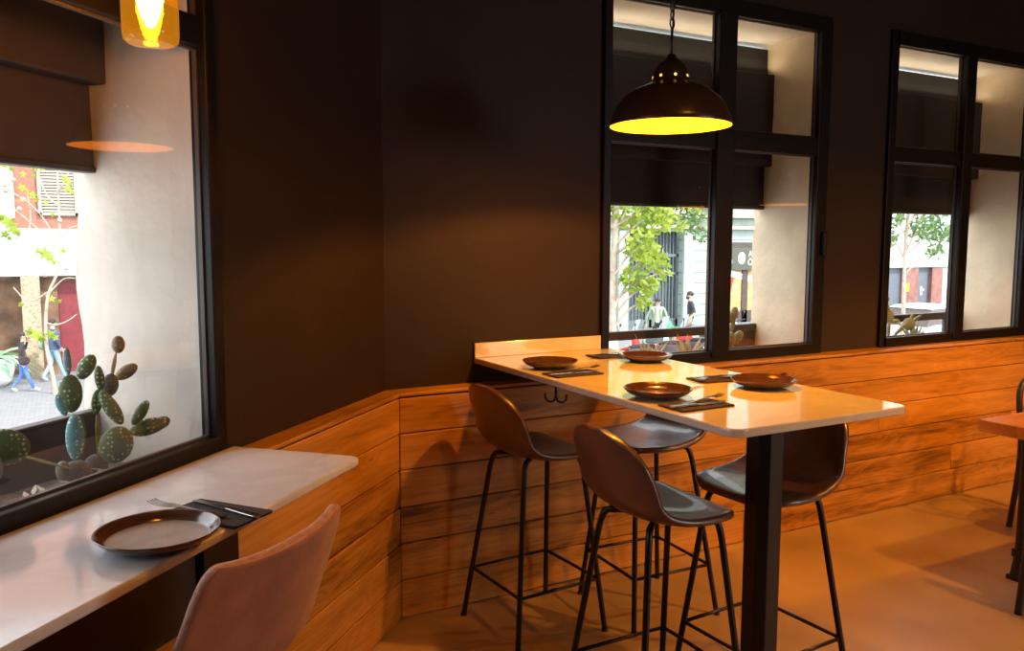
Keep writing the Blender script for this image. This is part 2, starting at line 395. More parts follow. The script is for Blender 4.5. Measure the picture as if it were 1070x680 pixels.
outline = [(-2.6, -3.1), (8.1, -3.1), (8.1, WY + DEP), (CORNER.x - .17, WY + DEP), (-2.9, -.35)]
bm = BM(); prism(bm, outline, CEIL, CEIL + .12)
struct('ceiling', bm, M['ceiling'])
for k, yy in enumerate((2.55, 1.2)):
    bm = BM(); box(bm, 1.0, 8.0, yy, yy + .16, CEIL - .14, CEIL); struct('trim_%d' % (20 + k), bm, M['ceiling'])

# wood panelling (local x along the wall, local y into the room is negative)
ROWS = [(.004, .158), (.162, .308), (.312, .456), (.460, .606), (.610, .752), (.756, .896)]
def panelling(name, name_cap, loc, rz, L, side, seed, y0, y1, miter):
    """planks with offset joints; side = +1 when the room lies at negative local y"""
    rnd = random.Random(seed); bm = BM()
    for k, (z0, z1) in enumerate(ROWS):
        cuts = [miter]; x = miter + rnd.uniform(1.4, 4.6)
        if seed == 2 and k in (1, 2): x = miter + .105 + .01 * k
        while x < L - .3: cuts.append(x); x += rnd.uniform(3.0, 4.4)
        cuts.append(L)
        for a, b in zip(cuts, cuts[1:]):
            d = rnd.uniform(-.0015, .0015)
            obox(bm, (a + .001, b - .001), (y0 + d, y1), (z0, z1))
    o = struct(name, bm, M['plank'], bevel=.003, seg=1); o.location = loc; o.rotation_euler = (0, 0, rz)
    fy = y0 - .006 * side; bm = BM(); prism(bm, [(miter + (.002 if side > 0 else .003), fy), (L, fy), (L, y1), (0.0 if side < 0 else 1.1115, y1)], .902, .917)
    c = struct(name_cap, bm, M['plank'], bevel=.004, seg=2); c.location = loc; c.rotation_euler = (0, 0, rz)
    bm = BM(); obox(bm, (miter + .03, L), (min(y0, y1) + .012, max(y0, y1)) if side > 0 else (min(y0, y1), max(y0, y1) - .012), (0.0, .903))
    k = struct(name.replace('trim_', 'trim_1'), bm, M['ceiling']); k.location = loc; k.rotation_euler = (0, 0, rz)
PB = .097                                    # panelling stands this far proud of the wall
panelling('trim_1', 'trim_2', (0, WY, 0), 0, 7.95, 1, 1, -PB, -.001, 1.131)
PL = .083
panelling('trim_3', 'trim_4', CORNER, LROT, 2.86, -1, 2, PL, .001, .0545)
# LROT frame: local y = rot90(LA) = (S2,-S2) = into the room, so +y is the room side

# ------------------------------------------------------------------ windows
def window(name, O, ax, U, mull, tz, glassz, lw, hand):
    u0, u1 = U
    root = empty(name, kind='structure')
    fb = .062
    bm = BM(); y0, y1 = -.022, .03
    obox(bm, (u0 - .03, u0 + lw), (y0, y1), (.90, 2.66), O, ax); obox(bm, (u1 - .010, u1 + .07), (y0, y1), (.90, 2.66), O, ax)
    obox(bm, (u0, u1), (y0, y1), (.90, glassz), O, ax); obox(bm, (u0, u1), (y0, y1), (2.585, 2.66), O, ax)
    link('window_frame', bm, M['black_frame'], root, bevel=.004)
    bm = BM()
    for m0, m1 in mull: obox(bm, (m0, m1), (y0 - .012, y1), (glassz - .03, 2.60), O, ax)
    link('mullion', bm, M['black_frame'], root, bevel=.006)
    bm = BM(); obox(bm, (u0, u1), (y0 + .004, y1), tz, O, ax)
    link('transom', bm, M['black_frame'], root, bevel=.004)
    edges = [u0 + lw] + [x for m in mull for x in m] + [u1 - .010]
    for i in range(0, len(edges), 2):
        for z0, z1 in ((glassz, tz[0]), (tz[1], 2.585)):
            # slim glazing bead round each pane, then the pane
            a, b = edges[i], edges[i + 1]; w = .006
            bm = BM()
            for uu, zz in (((a, a + w), (z0, z1)), ((b - w, b), (z0, z1)), ((a, b), (z0, z0 + w)), ((a, b), (z1 - w, z1))):
                obox(bm, uu, (.004, .016), zz, O, ax)
            link('glazing_bead', bm, M['dark_metal'], root)
            bm = BM(); vs = [bm.verts.new(O + ax[0] * uu + ax[1] * .010 + ax[2] * zz) for uu, zz in ((a, z0), (b, z0), (b, z1), (a, z1))]
            bm.faces.new(vs); link('pane', bm, M['glass'], root)
    if hand:
        bm = BM(); obox(bm, (hand, hand + .018), (y0 - .03, y0), (1.44, 1.56), O, ax); link('handle', bm, M['black_frame'], root, bevel=.005)
    return root
window('window_1', CORNER, LAX, W1, [(1.86, 1.95)], (2.0, 2.075), .975, .012, None)
window('window_2', BO, BAX, W2, [(2.785, 2.895)], (1.955, 2.05), .972, .012, 3.52)
window('window_3', BO, BAX, W3, [(4.675, 4.765)], (1.955, 2.04), .970, .026, None)

def reveal(k, O, ax, U, pm='plaster_cream'):
    """plastered jambs and soffit, uneven edge on the outside"""
    u0, u1 = U; t = .014
    rnd = random.Random(k)
    for j, (a, b) in enumerate(((u0 - .001, u0 + .002), (u1 - .002, u1 + .001))):
        bm = BM(); nz, ny = 34, 8
        inner = b + .009 if j == 0 else a - .009
        for f in range(1):
            g = [[None] * (ny + 1) for _ in range(nz + 1)]
            for i in range(nz + 1):
                for q in range(ny + 1):
                    z = OP_Z0 + (OP_Z1 - OP_Z0) * i / nz; y = .03 + (DEP - .03) * q / ny
                    wob = .010 * (noise.noise(V((z * 5 + k * 3, y * 6, j * 9.1)))) if q > 0 else 0
                    ye = y + (.018 * noise.noise(V((z * 7, k, j + 4.2))) if q == ny else 0)
                    g[i][q] = bm.verts.new(O + ax[0] * (inner + wob * (1 if j == 0 else -1)) + ax[1] * ye + ax[2] * z)
            for i in range(nz):
                for q in range(ny): bm.faces.new((g[i][q], g[i + 1][q], g[i + 1][q + 1], g[i][q + 1]))
        struct('trim_%d' % (k + j), bm, M[pm], smooth=True)
    bm = BM(); obox(bm, (u0, u1), (.03, DEP), (OP_Z1 - .012, OP_Z1 + .001), O, ax); struct('trim_%d' % (k + 2), bm, M['soffit'])
reveal(30, CORNER, LAX, W1, 'plaster'); reveal(40, BO, BAX, W2); reveal(50, BO, BAX, W3)

def blind(O, ax, U, label, mk='blind'):
    u0, u1 = U; u0 += .006; u1 -= .006
    p = O + ax[0] * (u0 + u1) / 2 + ax[1] * .34
    r = empty('roller_blind', p, 0, label, 'blind', 'black roller blinds outside the windows')
    inv = -p
    bm = BM(); obox(bm, (u0, u1), (.350, .39), (2.40, 2.564), O + inv, ax); link('headbox', bm, M[mk], r, bevel=.004)
    bm = BM(); obox(bm, (u0, u1), (.297, .40), (1.925, 2.42), O + inv, ax); link('housing', bm, M[mk], r, bevel=.006)
    bm = BM(); obox(bm, (u0, u1), (.350, .385), (1.70, 1.93), O + inv, ax); link('fabric', bm, M[mk], r)
    bm = BM(); obox(bm, (u0, u1), (.345, .39), (1.690, 1.706), O + inv, ax); link('bottom_bar', bm, M['dark_metal'], r, bevel=.003)
    return r
blind(CORNER, LAX, W1, 'black roller blind outside the large left window, hanging halfway down', 'blind_lamp_glare')
blind(BO, BAX, W2, 'black roller blind outside the middle window behind the pendant lamp')
blind(BO, BAX, W3, 'black roller blind outside the right-hand window')

def rail(O, ax, U, label, solid, ztop, zb):
    u0, u1 = U
    p = O + ax[0] * (u0 + u1) / 2 + ax[1] * .40 + UZ * OP_Z0
    r = empty('planter_rail', p, 0, label, 'railing', None); inv = -p
    bm = BM(); obox(bm, (u0 + .004, u1 - .004), (.375, .41), (zb, ztop), O + inv, ax); link('rail_bar', bm, M['dark_metal'], r, bevel=.004)
    for a, b in solid:
        bm = BM(); obox(bm, (a, b), (.38, .40), (OP_Z0, zb), O + inv, ax); link('panel', bm, M['dark_metal'], r)
rail(CORNER, LAX, W1, 'dark metal planter edge outside the large left window', [(W1[0] + .004, W1[1] - .004)], 1.028, 1.015)
rail(BO, BAX, W2, 'dark metal bar across the bottom of the middle window, motorbikes below it', [(W2[0] + .004, W2[0] + .03), (3.20, W2[1] - .004)], 1.045, .998)
rail(BO, BAX, W3, 'dark metal bar across the bottom of the right-hand window', [(W3[0] + .004, W3[0] + .03), (5.2, W3[1] - .004)], 1.045, .998)
for nm, O, ax, U, lab in (('soil', CORNER, LAX, W1, 'brown soil in the planter outside the left window'), ('soil', BO, BAX, W2, 'soil in the planter outside the middle window'), ('soil', BO, BAX, W3, 'soil in the planter outside the right-hand window')):
    bm = BM(); nx, ny = 30, 8; g = []
    for i in range(nx + 1):
        row = []
        for q in range(ny + 1):
            u = U[0] + .005 + (U[1] - U[0] - .01) * i / nx; y = .035 + .33 * q / ny
            row.append(bm.verts.new(O + ax[0] * u + ax[1] * y + ax[2] * (OP_Z0 + .018 + .012 * noise.noise(V((u * 9, y * 9, 1))))))
        g.append(row)
    for i in range(nx):
        for q in range(ny): bm.faces.new((g[i][q], g[i + 1][q], g[i + 1][q + 1], g[i][q + 1]))
    tag(link(nm, bm, M['soil'], smooth=True), lab, 'soil', None, 'stuff')
bm = BM(); rnd = random.Random(3)
for i in range(420):
    u = rnd.uniform(1.35, 2.4); y = rnd.uniform(.06, .2); a = rnd.uniform(0, PI); l = rnd.uniform(.010, .028); w = rnd.uniform(.003, .007)
    z = OP_Z0 + .03 + rnd.uniform(0, .06 if y < .14 else .03)
    d = V((math.cos(a), math.sin(a), rnd.uniform(-.4, .6))) * l; e = V((-math.sin(a), math.cos(a), rnd.uniform(-.5, .5))) * w
    c = CORNER + LA * u + LN * y + UZ * z
    bm.faces.new([bm.verts.new(c + q) for q in (-d, e, d, -e)])
tag(link('dried_leaves', bm, M['dry']), 'pale dried leaf litter under the cactus in the left window', 'leaves', None, 'stuff')

# ------------------------------------------------------------------ prickly pears
def pad(bm, c, w, h, tilt, yaw=0, th=.014, heading=PI / 2):
    """flat oval pad standing in the vertical plane, leaning by tilt (clockwise)"""
    a = heading - PI / 2 + yaw
    ux = V((math.cos(a), math.sin(a), 0)); nn = V((-math.sin(a), math.cos(a), 0))
    x = ux * math.cos(tilt) - UZ * math.sin(tilt); z = ux * math.sin(tilt) + UZ * math.cos(tilt)
    ell(bm, c, (x * w / 2, nn * th, z * h / 2), 18, 12)
def cactus(base, pads, label, heading, group=None):
    """pads: (offset u across, offset d away, z, width, height, tilt, yaw, material)"""
    r = empty('prickly_pear', base, 0, label, 'cactus', group)
    ux = V((math.sin(heading), -math.cos(heading), 0)); fw = V((math.cos(heading), math.sin(heading), 0))
    for p in pads:
        u, d, z, w, h, tl, yw, mk = p
        bm = BM(); pad(bm, ux * u + fw * d + UZ * z, w, h, tl, yw, .013 if w > .03 else w * .35, heading)
        link('stem' if mk == 'stem' else 'pad', bm, M['cactus_pale' if mk == 'stem' else mk], r)
    return r
cactus((0.008, 2.214, 0.878), [(0.000, 0.000, 0.067, 0.067, 0.067, 0.00, 0.00, 'cactus_grey'),
        (0.000, 0.029, 0.151, 0.041, 0.114, 0.03, 0.00, 'cactus_blue_lit'),
        (0.011, 0.054, 0.144, 0.025, 0.106, 0.07, 0.00, 'cactus'),
        (-0.005, 0.038, 0.257, 0.054, 0.095, 0.00, 0.00, 'cactus'),
        (-0.008, 0.034, 0.337, 0.018, 0.068, -0.03, 0.00, 'cactus_blue_lit'),
        (0.033, 0.090, 0.313, 0.039, 0.068, 0.52, 0.00, 'cactus'),
        (-0.025, 0.004, 0.236, 0.022, 0.056, -0.31, 0.00, 'cactus_blue_lit')],
       'prickly pear with a blue-lit lower pad and two ears, in the left window', 1.567, 'prickly pears in the window planters')
cactus((0.051, 2.253, 0.878), [(0.000, 0.000, 0.071, 0.056, 0.060, 0.00, 0.00, 'cactus_grey'),
        (0.007, 0.009, 0.142, 0.010, 0.113, 0.00, 0.00, 'stem'),
        (0.009, 0.010, 0.230, 0.026, 0.063, 0.14, 0.00, 'cactus'),
        (0.017, 0.020, 0.287, 0.023, 0.063, -0.07, 0.00, 'cactus'),
        (0.040, 0.045, 0.264, 0.041, 0.059, 0.17, 0.00, 'cactus_grey'),
        (0.051, 0.056, 0.313, 0.010, 0.067, 0.21, 0.00, 'stem'),
        (0.064, 0.071, 0.363, 0.032, 0.045, 0.00, 0.00, 'cactus_brown'),
        (0.081, 0.089, 0.289, 0.034, 0.060, 1.01, 0.00, 'cactus_brown')],
       'tallest prickly pear in the left window, slim stem and brown top pads', 1.548, 'prickly pears in the window planters')
cactus((0.097, 2.227, 0.878), [(0.000, 0.000, 0.125, 0.078, 0.094, 0.31, 0.00, 'cactus'),
        (-0.007, -0.012, 0.220, 0.035, 0.096, -0.49, 0.00, 'cactus'),
        (0.059, 0.073, 0.186, 0.030, 0.072, 0.56, 0.00, 'cactus'),
        (0.076, 0.087, 0.145, 0.045, 0.092, 1.36, 0.00, 'cactus'),
        (0.108, 0.126, 0.144, 0.034, 0.051, 1.22, 0.00, 'cactus'),
        (-0.028, -0.040, 0.056, 0.055, 0.043, 0.00, 0.00, 'cactus_grey')],
       'prickly pear at the right of the left window with one big round spotted pad', 1.527, 'prickly pears in the window planters')
cactus((-0.059, 2.133, 0.878), [(0.000, 0.000, 0.125, 0.007, 0.127, -1.15, 0.00, 'stem'),
        (-0.068, -0.078, 0.184, 0.095, 0.078, 0.35, 0.00, 'cactus'),
        (0.040, 0.052, 0.084, 0.032, 0.050, 0.00, 0.00, 'cactus_grey'),
        (-0.103, -0.112, 0.148, 0.060, 0.080, 0.00, 0.00, 'cactus_grey')],
       'prickly pear at the far left edge of the left window with a leaning bare stalk', 1.598, 'prickly pears in the window planters')
cactus((3.137, 3.325, 0.878), [(0.000, 0.000, 0.107, 0.057, 0.090, 0.21, 0.00, 'cactus_pale'),
        (0.008, 0.007, 0.184, 0.026, 0.116, 0.24, 0.00, 'stem'),
        (0.016, 0.015, 0.248, 0.046, 0.077, 0.17, 0.00, 'cactus_pale'),
        (0.037, 0.035, 0.118, 0.049, 0.085, 0.59, 0.00, 'cactus_pale'),
        (-0.031, -0.029, 0.161, 0.020, 0.102, -0.10, 0.00, 'cactus_pale'),
        (-0.020, -0.019, 0.077, 0.077, 0.077, 0.00, 0.00, 'cactus_grey'),
        (-0.008, -0.008, 0.230, 0.033, 0.064, -0.24, 0.00, 'cactus_pale')],
       'pale prickly pear in the right pane of the middle window', 0.815, 'prickly pears in the window planters')
cactus((4.422, 3.325, 0.878), [(0.000, 0.000, 0.108, 0.021, 0.129, 0.03, 0.00, 'stem'),
        (0.000, 0.000, 0.186, 0.052, 0.082, -0.10, 0.00, 'cactus_pale'),
        (-0.012, -0.015, 0.245, 0.018, 0.064, -0.21, 0.00, 'stem'),
        (-0.025, -0.033, 0.288, 0.044, 0.044, 0.00, 0.00, 'cactus_pale'),
        (0.030, 0.040, 0.150, 0.026, 0.060, 1.40, 0.00, 'cactus_pale')],
       'pale prickly pear with a bare stalk in the right-hand window', 0.645, 'prickly pears in the window planters')
cactus((4.609, 3.325, 0.878), [(0.000, 0.000, 0.126, 0.074, 0.079, 0.17, 0.00, 'cactus_pale'),
        (-0.046, -0.063, 0.097, 0.023, 0.104, 0.70, 0.00, 'stem'),
        (0.012, 0.017, 0.167, 0.018, 0.058, 0.35, 0.00, 'cactus_pale'),
        (0.040, 0.056, 0.156, 0.024, 0.082, 0.87, 0.00, 'cactus_pale')],
       'pale prickly pear with two ears in the right-hand window', 0.625, 'prickly pears in the window planters')


# agaves in the planters of the other two windows
def agave(loc, n, h, label, seed, mat='agave'):
    rnd = random.Random(seed); bm = BM()
    for i in range(n):
        a = 2 * PI * i / n + rnd.uniform(-.3, .3); out = rnd.uniform(.25, .75); l = h * rnd.uniform(.75, 1.1)
        d = V((math.cos(a) * out, math.sin(a) * out, 1)).normalized(); s = V((-math.sin(a), math.cos(a), 0))
        p = [(0, .4), (.35, .95), (.65, .75), (1, .04)]; w = h * .085
        L_, C_, R_ = [], [], []
        for t, k in p:
            c = d * l * t + V((math.cos(a), math.sin(a), 0)) * l * .10 * t * t
            L_.append(bm.verts.new(c - s * w * k)); R_.append(bm.verts.new(c + s * w * k)); C_.append(bm.verts.new(c - V((math.cos(a), math.sin(a), 0)) * w * .35 * k - UZ * .002))
        for q in range(3):
            bm.faces.new((L_[q], C_[q], C_[q + 1], L_[q + 1])); bm.faces.new((C_[q], R_[q], R_[q + 1], C_[q + 1]))
    o = link('agave', bm, M[mat], recalc=False); o.location = loc
    return tag(o, label, 'plant', 'spiky plants in the window planters')
agave((2.60, 3.33, .872), 15, .17, 'spiky agave at the left of the middle window planter', 1)
agave((2.86, 3.34, .872), 15, .17, 'spiky agave in the middle window planter, just left of the mullion', 2)
agave((4.66, 3.33, .872), 14, .16, 'spiky agave in the right-hand window planter, near the mullion', 3)
agave((4.32, 3.36, .872), 12, .12, 'small spiky agave at the left end of the right-hand window planter', 4)

# ------------------------------------------------------------------ bar table
r = empty('bar_table', (1.85, 1.80, 0), 0, 'white marble bar table on a black post, running out from the back wall', 'table')
inv = V((-1.85, -1.80, 0))
bm = BM(); prism(bm, [(x + inv.x, y + inv.y) for x, y in round_rect(1.50, 2.198, 1.562, WY - .001, .045, (1, 1, 0, 0))], .998, 1.022)
link('tabletop', bm, M['marble'], r, bevel=.005, seg=3)
bm = BM(); obox(bm, (1.50, 2.135), (WY - .016, WY - .0015), (1.0225, 1.084), inv); link('splashback', bm, M['marble'], r, bevel=.002)
bm = BM()
k = .024; w = .05
poly = [(-w + k, -w), (w - k, -w), (w, -w + k), (w, w - k), (w - k, w), (-w + k, w), (-w, w - k), (-w, -w + k)]
prism(bm, poly, .012, .985); link('post', bm, M['black_metal'], r, bevel=.003)
bm = BM(); prism(bm, round_rect(-.22, .22, -.22, .22, .03), 0, .012); link('base_plate', bm, M['black_metal'], r, bevel=.003)
bm = BM(); prism(bm, round_rect(-.14, .14, -.14, .14, .01), .985, .998); link('mounting_plate', bm, M['black_metal'], r)
# bag hook under the table edge
r = empty('bag_hook', (1.535, 2.50, .998), 0, 'small black double hook under the left edge of the bar table', 'hook')
bm = BM(); obox(bm, (-.012, .012), (-.012, .012), (-.006, 0)); tube(bm, [(0, 0, -.003), (0, 0, -.045)], .005)
for s in (-1, 1): tube(bm, smooth_path([(0, 0, -.04), (s * .004, -s * .004, -.062), (s * .018, -s * .018, -.066), (s * .027, -s * .027, -.055), (s * .028, -s * .028, -.035)]), .0042)
link('hook', bm, M['black_metal'], r)

# ------------------------------------------------------------------ white counter under the left window
t0, t1 = 1.035, 2.75; front = -.42
r = empty('counter', CORNER + LA * 1.9 - LN * .2, 0, 'white marble counter along the large left window', 'counter')
inv = -(CORNER + LA * 1.9 - LN * .2)
bm = BM()
poly = round_rect(t0, t1, front, -.0235, .03, (1, 1, 0, 0))
P = [CORNER + inv + LA * x + LN * y for x, y in poly]
prism(bm, [(p.x, p.y) for p in P], .9175, .938); link('countertop', bm, M['marble_daylit'], r, bevel=.006, seg=3)
bm = BM(); obox(bm, (1.300, 1.432), (-.22, -.17), (.0, .9175), CORNER + inv, LAX); link('leg', bm, M['black_metal'], r, bevel=.003)
bm = BM(); obox(bm, (1.436, 2.70), (-.20, -.0845), (.0, .895), CORNER + inv, LAX); link('back_panel', bm, M['dark_metal'], r, bevel=.003)

# ------------------------------------------------------------------ stools
def shell(rows, nv=14, exps=None):
    """rows: (y, z, half width, forward curl, upward curl)"""
    bm = BM(); g = []
    for (y, z, hw, cy, cz) in rows:
        row = []
        for j in range(nv + 1):
            v = -1 + 2 * j / nv
            row.append(bm.verts.new((y + cy * abs(v) ** 2.2, hw * v, z + cz * abs(v) ** 2.4)))
        g.append(row)
    for i in range(len(g) - 1):
        for j in range(nv): bm.faces.new((g[i][j], g[i][j + 1], g[i + 1][j + 1], g[i + 1][j]))
    return bm
def leg_tube(bm, top, foot, r):
    top = V(top); foot = V(foot)
    inn = V((top.x * .72, top.y * .72, top.z + .016))
    tube(bm, smooth_path([inn, V((top.x * .93, top.y * .93, top.z + .014)), top + (foot - top) * .035, top + (foot - top) * .16, foot], 2), r, 9)
def stool_frame(root, sz, topw, footw, r=.0105, rest=.20, fx=.0):
    tops = [(sx * topw[0] + (fx if sx > 0 else 0), sy * topw[1], sz) for sx, sy in ((1, 1), (1, -1), (-1, -1), (-1, 1))]
    feet = [(sx * footw[0], sy * footw[1], .006) for sx, sy in ((1, 1), (1, -1), (-1, -1), (-1, 1))]
    for t, f in zip(tops, feet):
        bm = BM(); leg_tube(bm, t, f, r); lg = link('leg', bm, M['black_metal'], root)
        bm = BM(); lathe(bm, [(0, 0), (.0125, 0), (.0125, .008), (.0, .008)], 10, V((f[0], f[1], 0))); link('foot_cap', bm, M['tyre'], lg)
    k = 1 - rest / sz
    c = [V(t).lerp(V(f), k) for t, f in zip(tops, feet)]
    bm = BM()
    for i in range(4): tube(bm, [c[i], c[(i + 1) % 4]], .0065, 8)
    link('footrest', bm, M['black_metal'], root)
    bm = BM(); q = [V((t[0] * .72, t[1] * .72, sz + .016)) for t in tops]
    tube(bm, [q[0], q[2]], r * .9, 8); tube(bm, [q[1], q[3]], r * .9, 8); link('seat_frame', bm, M['black_metal'], root)
def leather_stool():
    root = empty('bar_stool')
    rows = [(.205, -.030, .120, 0, .002), (.212, -.012, .155, -.015, .004), (.190, .002, .190, -.018, .008), (.12, .000, .212, -.008, .014), (.02, -.006, .216, 0, .020), (-.07, -.002, .212, .004, .026),
            (-.135, .016, .204, .012, .030), (-.172, .052, .198, .028, .026), (-.192, .10, .193, .044, .014), (-.210, .155, .186, .044, .004), (-.226, .20, .178, .040, .0), (-.238, .238, .152, .030, .0), (-.246, .264, .114, .018, .0), (-.250, .279, .072, .008, .0), (-.2515, .286, .034, .002, .0)]
    bm = shell(rows); z = .712
    for v in bm.verts: v.co = V((v.co.x * .88, v.co.y * .96, (v.co.z if v.co.z < .02 else .02 + (v.co.z - .02) * .92) + z))
    o = link('seat_shell', bm, M['leather'], root, smooth=True)
    s = o.modifiers.new('Solidify', 'SOLIDIFY'); s.thickness = .026; s.offset = -1
    s = o.modifiers.new('Subsurf', 'SUBSURF'); s.levels = 2; s.render_levels = 2
    # stitched seam where the seat meets the back
    bm = BM(); pts = []
    for j in range(15):
        v = -1 + 2 * j / 14; pts.append((-.123 + .012 * abs(v) ** 2.2, .188 * v, z + .020 + .028 * abs(v) ** 2.4))
    tube(bm, smooth_path(pts, 1), .0028, 6); link('seam', bm, M['leather'], root)
    stool_frame(root, .668, (.118, .118), (.20, .205), fx=.028)
    return root
G = 'brown leather bar stools around the white bar table'
st = leather_stool()
spots = [(1.580, 2.735, .06, 'brown leather bar stool at the back left of the bar table, facing right'),
         (1.555, 1.945, .0, 'brown leather bar stool at the front left, its rounded back nearest the camera'),
         (2.085, 2.66, PI - .05, 'brown leather bar stool at the back right, its backrest hidden under the white tabletop'),
         (2.02, 1.955, PI + .05, 'brown leather bar stool just right of the black table post, facing left')]
for i, (x, y, rz, lab) in enumerate(spots):
    s = st if i == 0 else copy_tree(st)
    s.location = (x, y, 0); s.rotation_euler = (0, 0, rz); tag(s, lab, 'stool', G)
# terracotta stool in the foreground
def suede_stool(loc, rz):
    root = empty('counter_stool', loc, rz, 'terracotta suede bar stool with a broad curved back, pulled up to the white counter', 'stool')
    rows = [(.165, -.090, .150, 0, .002), (.176, -.072, .180, -.012, .004), (.155, -.058, .205, -.015, .008), (.08, -.060, .218, 0, .014), (.0, -.062, .222, .004, .020), (-.09, -.050, .220, .012, .024), (-.142, -.005, .216, .02, .022),
            (-.170, .075, .214, .028, .014), (-.193, .13, .212, .030, .006), (-.215, .19, .208, .030, .004), (-.232, .232, .203, .030, .008), (-.240, .253, .192, .028, .014), (-.245, .264, .172, .024, .016)]
    z = .716; bm = shell(rows, 18)
    for v in bm.verts: v.co.z += z
    o = link('seat_shell', bm, [M['velvet'], M['piping']], root, smooth=True)
    s = o.modifiers.new('Solidify', 'SOLIDIFY'); s.thickness = .024; s.offset = -1; s.material_offset_rim = 1
    s = o.modifiers.new('Subsurf', 'SUBSURF'); s.levels = 2; s.render_levels = 3
    stool_frame(root, .612, (.135, .155), (.205, .205))
    return root
suede_stool((.181, 1.590, 0), math.radians(135 - 4))

# ------------------------------------------------------------------ tableware
def make_plate(mats, rad=.1075):
    bm = BM(); k = rad / .105
    prof = [(0, .0), (.058, .0), (.064, .0022), (.066, .004), (.082, .008), (.097, .016), (.104, .0235), (.1055, .0255), (.1045, .0268), (.1015, .0255), (.094, .017), (.086, .0115), (.080, .0095), (.04, .0085), (0, .0083)]
    mis = [0, 0, 0, 0, 0, 0, 0, 0, 0, 0, 0, 1, 1, 1]
    lathe(bm, [(a * k, b) for a, b in [(q, w * 1.12) for q, w in prof]], 56, mis=mis)
    return link('plate', bm, mats)
PG = 'stoneware plates laid on the tables'
PT = 1.0222
p1 = make_plate([M['plate_dark'], M['plate_dark']])
for i, (x, y, lab) in enumerate([(1.640, 2.715, 'brown stoneware plate at the back left of the bar table, nearest the splashback corner'),
                                 (2.078, 2.685, 'brown stoneware plate at the back right of the bar table, against the window view'),
                                 (1.622, 2.032, 'brown stoneware plate at the front left of the bar table, pale light pooled in it'),
                                 (2.048, 2.008, 'brown stoneware plate at the front right of the bar table, nearest the long plank wall')]):
    o = p1 if i == 0 else p1.copy()
    if i: COL.objects.link(o)
    o.location = (x, y, PT); tag(o, lab, 'plate', PG)
o = make_plate([M['plate_dark'], M['plate_taupe']], .112); o.location = (.136, 1.640, .9382); tag(o, 'taupe and brown stoneware plate on the white counter by the left window', 'plate', PG)

def make_napkin(mat):
    bm = BM()
    for k, (dx, dz) in enumerate(((0, 0), (.002, .0018), (-.001, .0036))):
        prism(bm, round_rect(-.10 + dx, .10 + dx * .5, -.058, .058 - .002 * k, .004, n=2), dz, dz + .0016)
    return link('napkin', bm, mat, bevel=.0005, seg=1)
def make_fork():
    """local x = length, tines at +x; gently arched in z"""
    bm = BM(); zc = lambda x: .006 + .010 * math.exp(-((x - .02) / .05) ** 2) * .5 + (.010 * ((x - .055) / .045) ** 2 if x > .055 else 0) * (1 if x < .085 else .9)
    prof = [(-.10, .0075), (-.09, .0088), (-.05, .0062), (-.01, .0036), (.02, .0034), (.034, .0075), (.046, .0118), (.056, .0122)]
    A = []
    for x, w in prof: A.append([bm.verts.new((x, s * w, zc(x) + dz)) for s, dz in ((-1, 0), (1, 0), (1, .0022), (-1, .0022))])
    for a, b in zip(A, A[1:]):
        for i in range(4): bm.faces.new((a[i], a[(i + 1) % 4], b[(i + 1) % 4], b[i]))
    bm.faces.new(A[0]); bm.faces.new(A[-1][::-1])
    for t in (-.0102, -.0034, .0034, .0102):
        B = [[bm.verts.new((x, t + s * w, zc(x) + dz)) for s, dz in ((-1, 0), (1, 0), (1, .002), (-1, .002))] for x, w in ((.055, .0020), (.075, .0018), (.092, .0016), (.100, .0008))]
        for a, b in zip(B, B[1:]):
            for i in range(4): bm.faces.new((a[i], a[(i + 1) % 4], b[(i + 1) % 4], b[i]))
        bm.faces.new(B[0]); bm.faces.new(B[-1][::-1])
    return link('fork', bm, M['steel'], smooth=False)
def make_knife():
    r = empty('table_knife'); 
    bm = BM(); prof = [(-.105, .006), (-.098, .0085), (-.06, .0078), (-.02, .0060), (-.008, .0052)]
    A = [[bm.verts.new((x, s * w, .001 + dz * (1 - .1 * abs(x)))) for s, dz in ((-1, 0), (1, 0), (1, .006), (-1, .006))] for x, w in prof]
    for a, b in zip(A, A[1:]):
        for i in range(4): bm.faces.new((a[i], a[(i + 1) % 4], b[(i + 1) % 4], b[i]))
    bm.faces.new(A[0]); bm.faces.new(A[-1][::-1]); link('handle', bm, M['steel'], r, bevel=.0015)
    bm = BM(); prism(bm, [(-.009, -.0035), (.0, -.0075), (.06, -.0085), (.088, -.0075), (.105, .0035), (.09, .0058), (.0, .0056), (-.009, .004)], .0025, .0042); link('blade', bm, M['steel'], r)
    return r
nk = make_napkin(M['napkin_brown']); nk5 = make_napkin(M['napkin']); fk = make_fork(); kn = make_knife()
sets = [(1.628, 2.535, PT, .0, 'back left', 'in front of the back left plate'), (1.628, 1.860, PT, .02, 'front left', 'in front of the front left plate'),
        (2.040, 2.865, PT, PI - .06, 'back right', 'left of the back right plate'), (2.020, 2.192, PT, PI - .1, 'front right', 'left of the front right plate'),
        (.258, 1.762, .9382, math.radians(128), 'counter', 'on the white counter by the left window')]
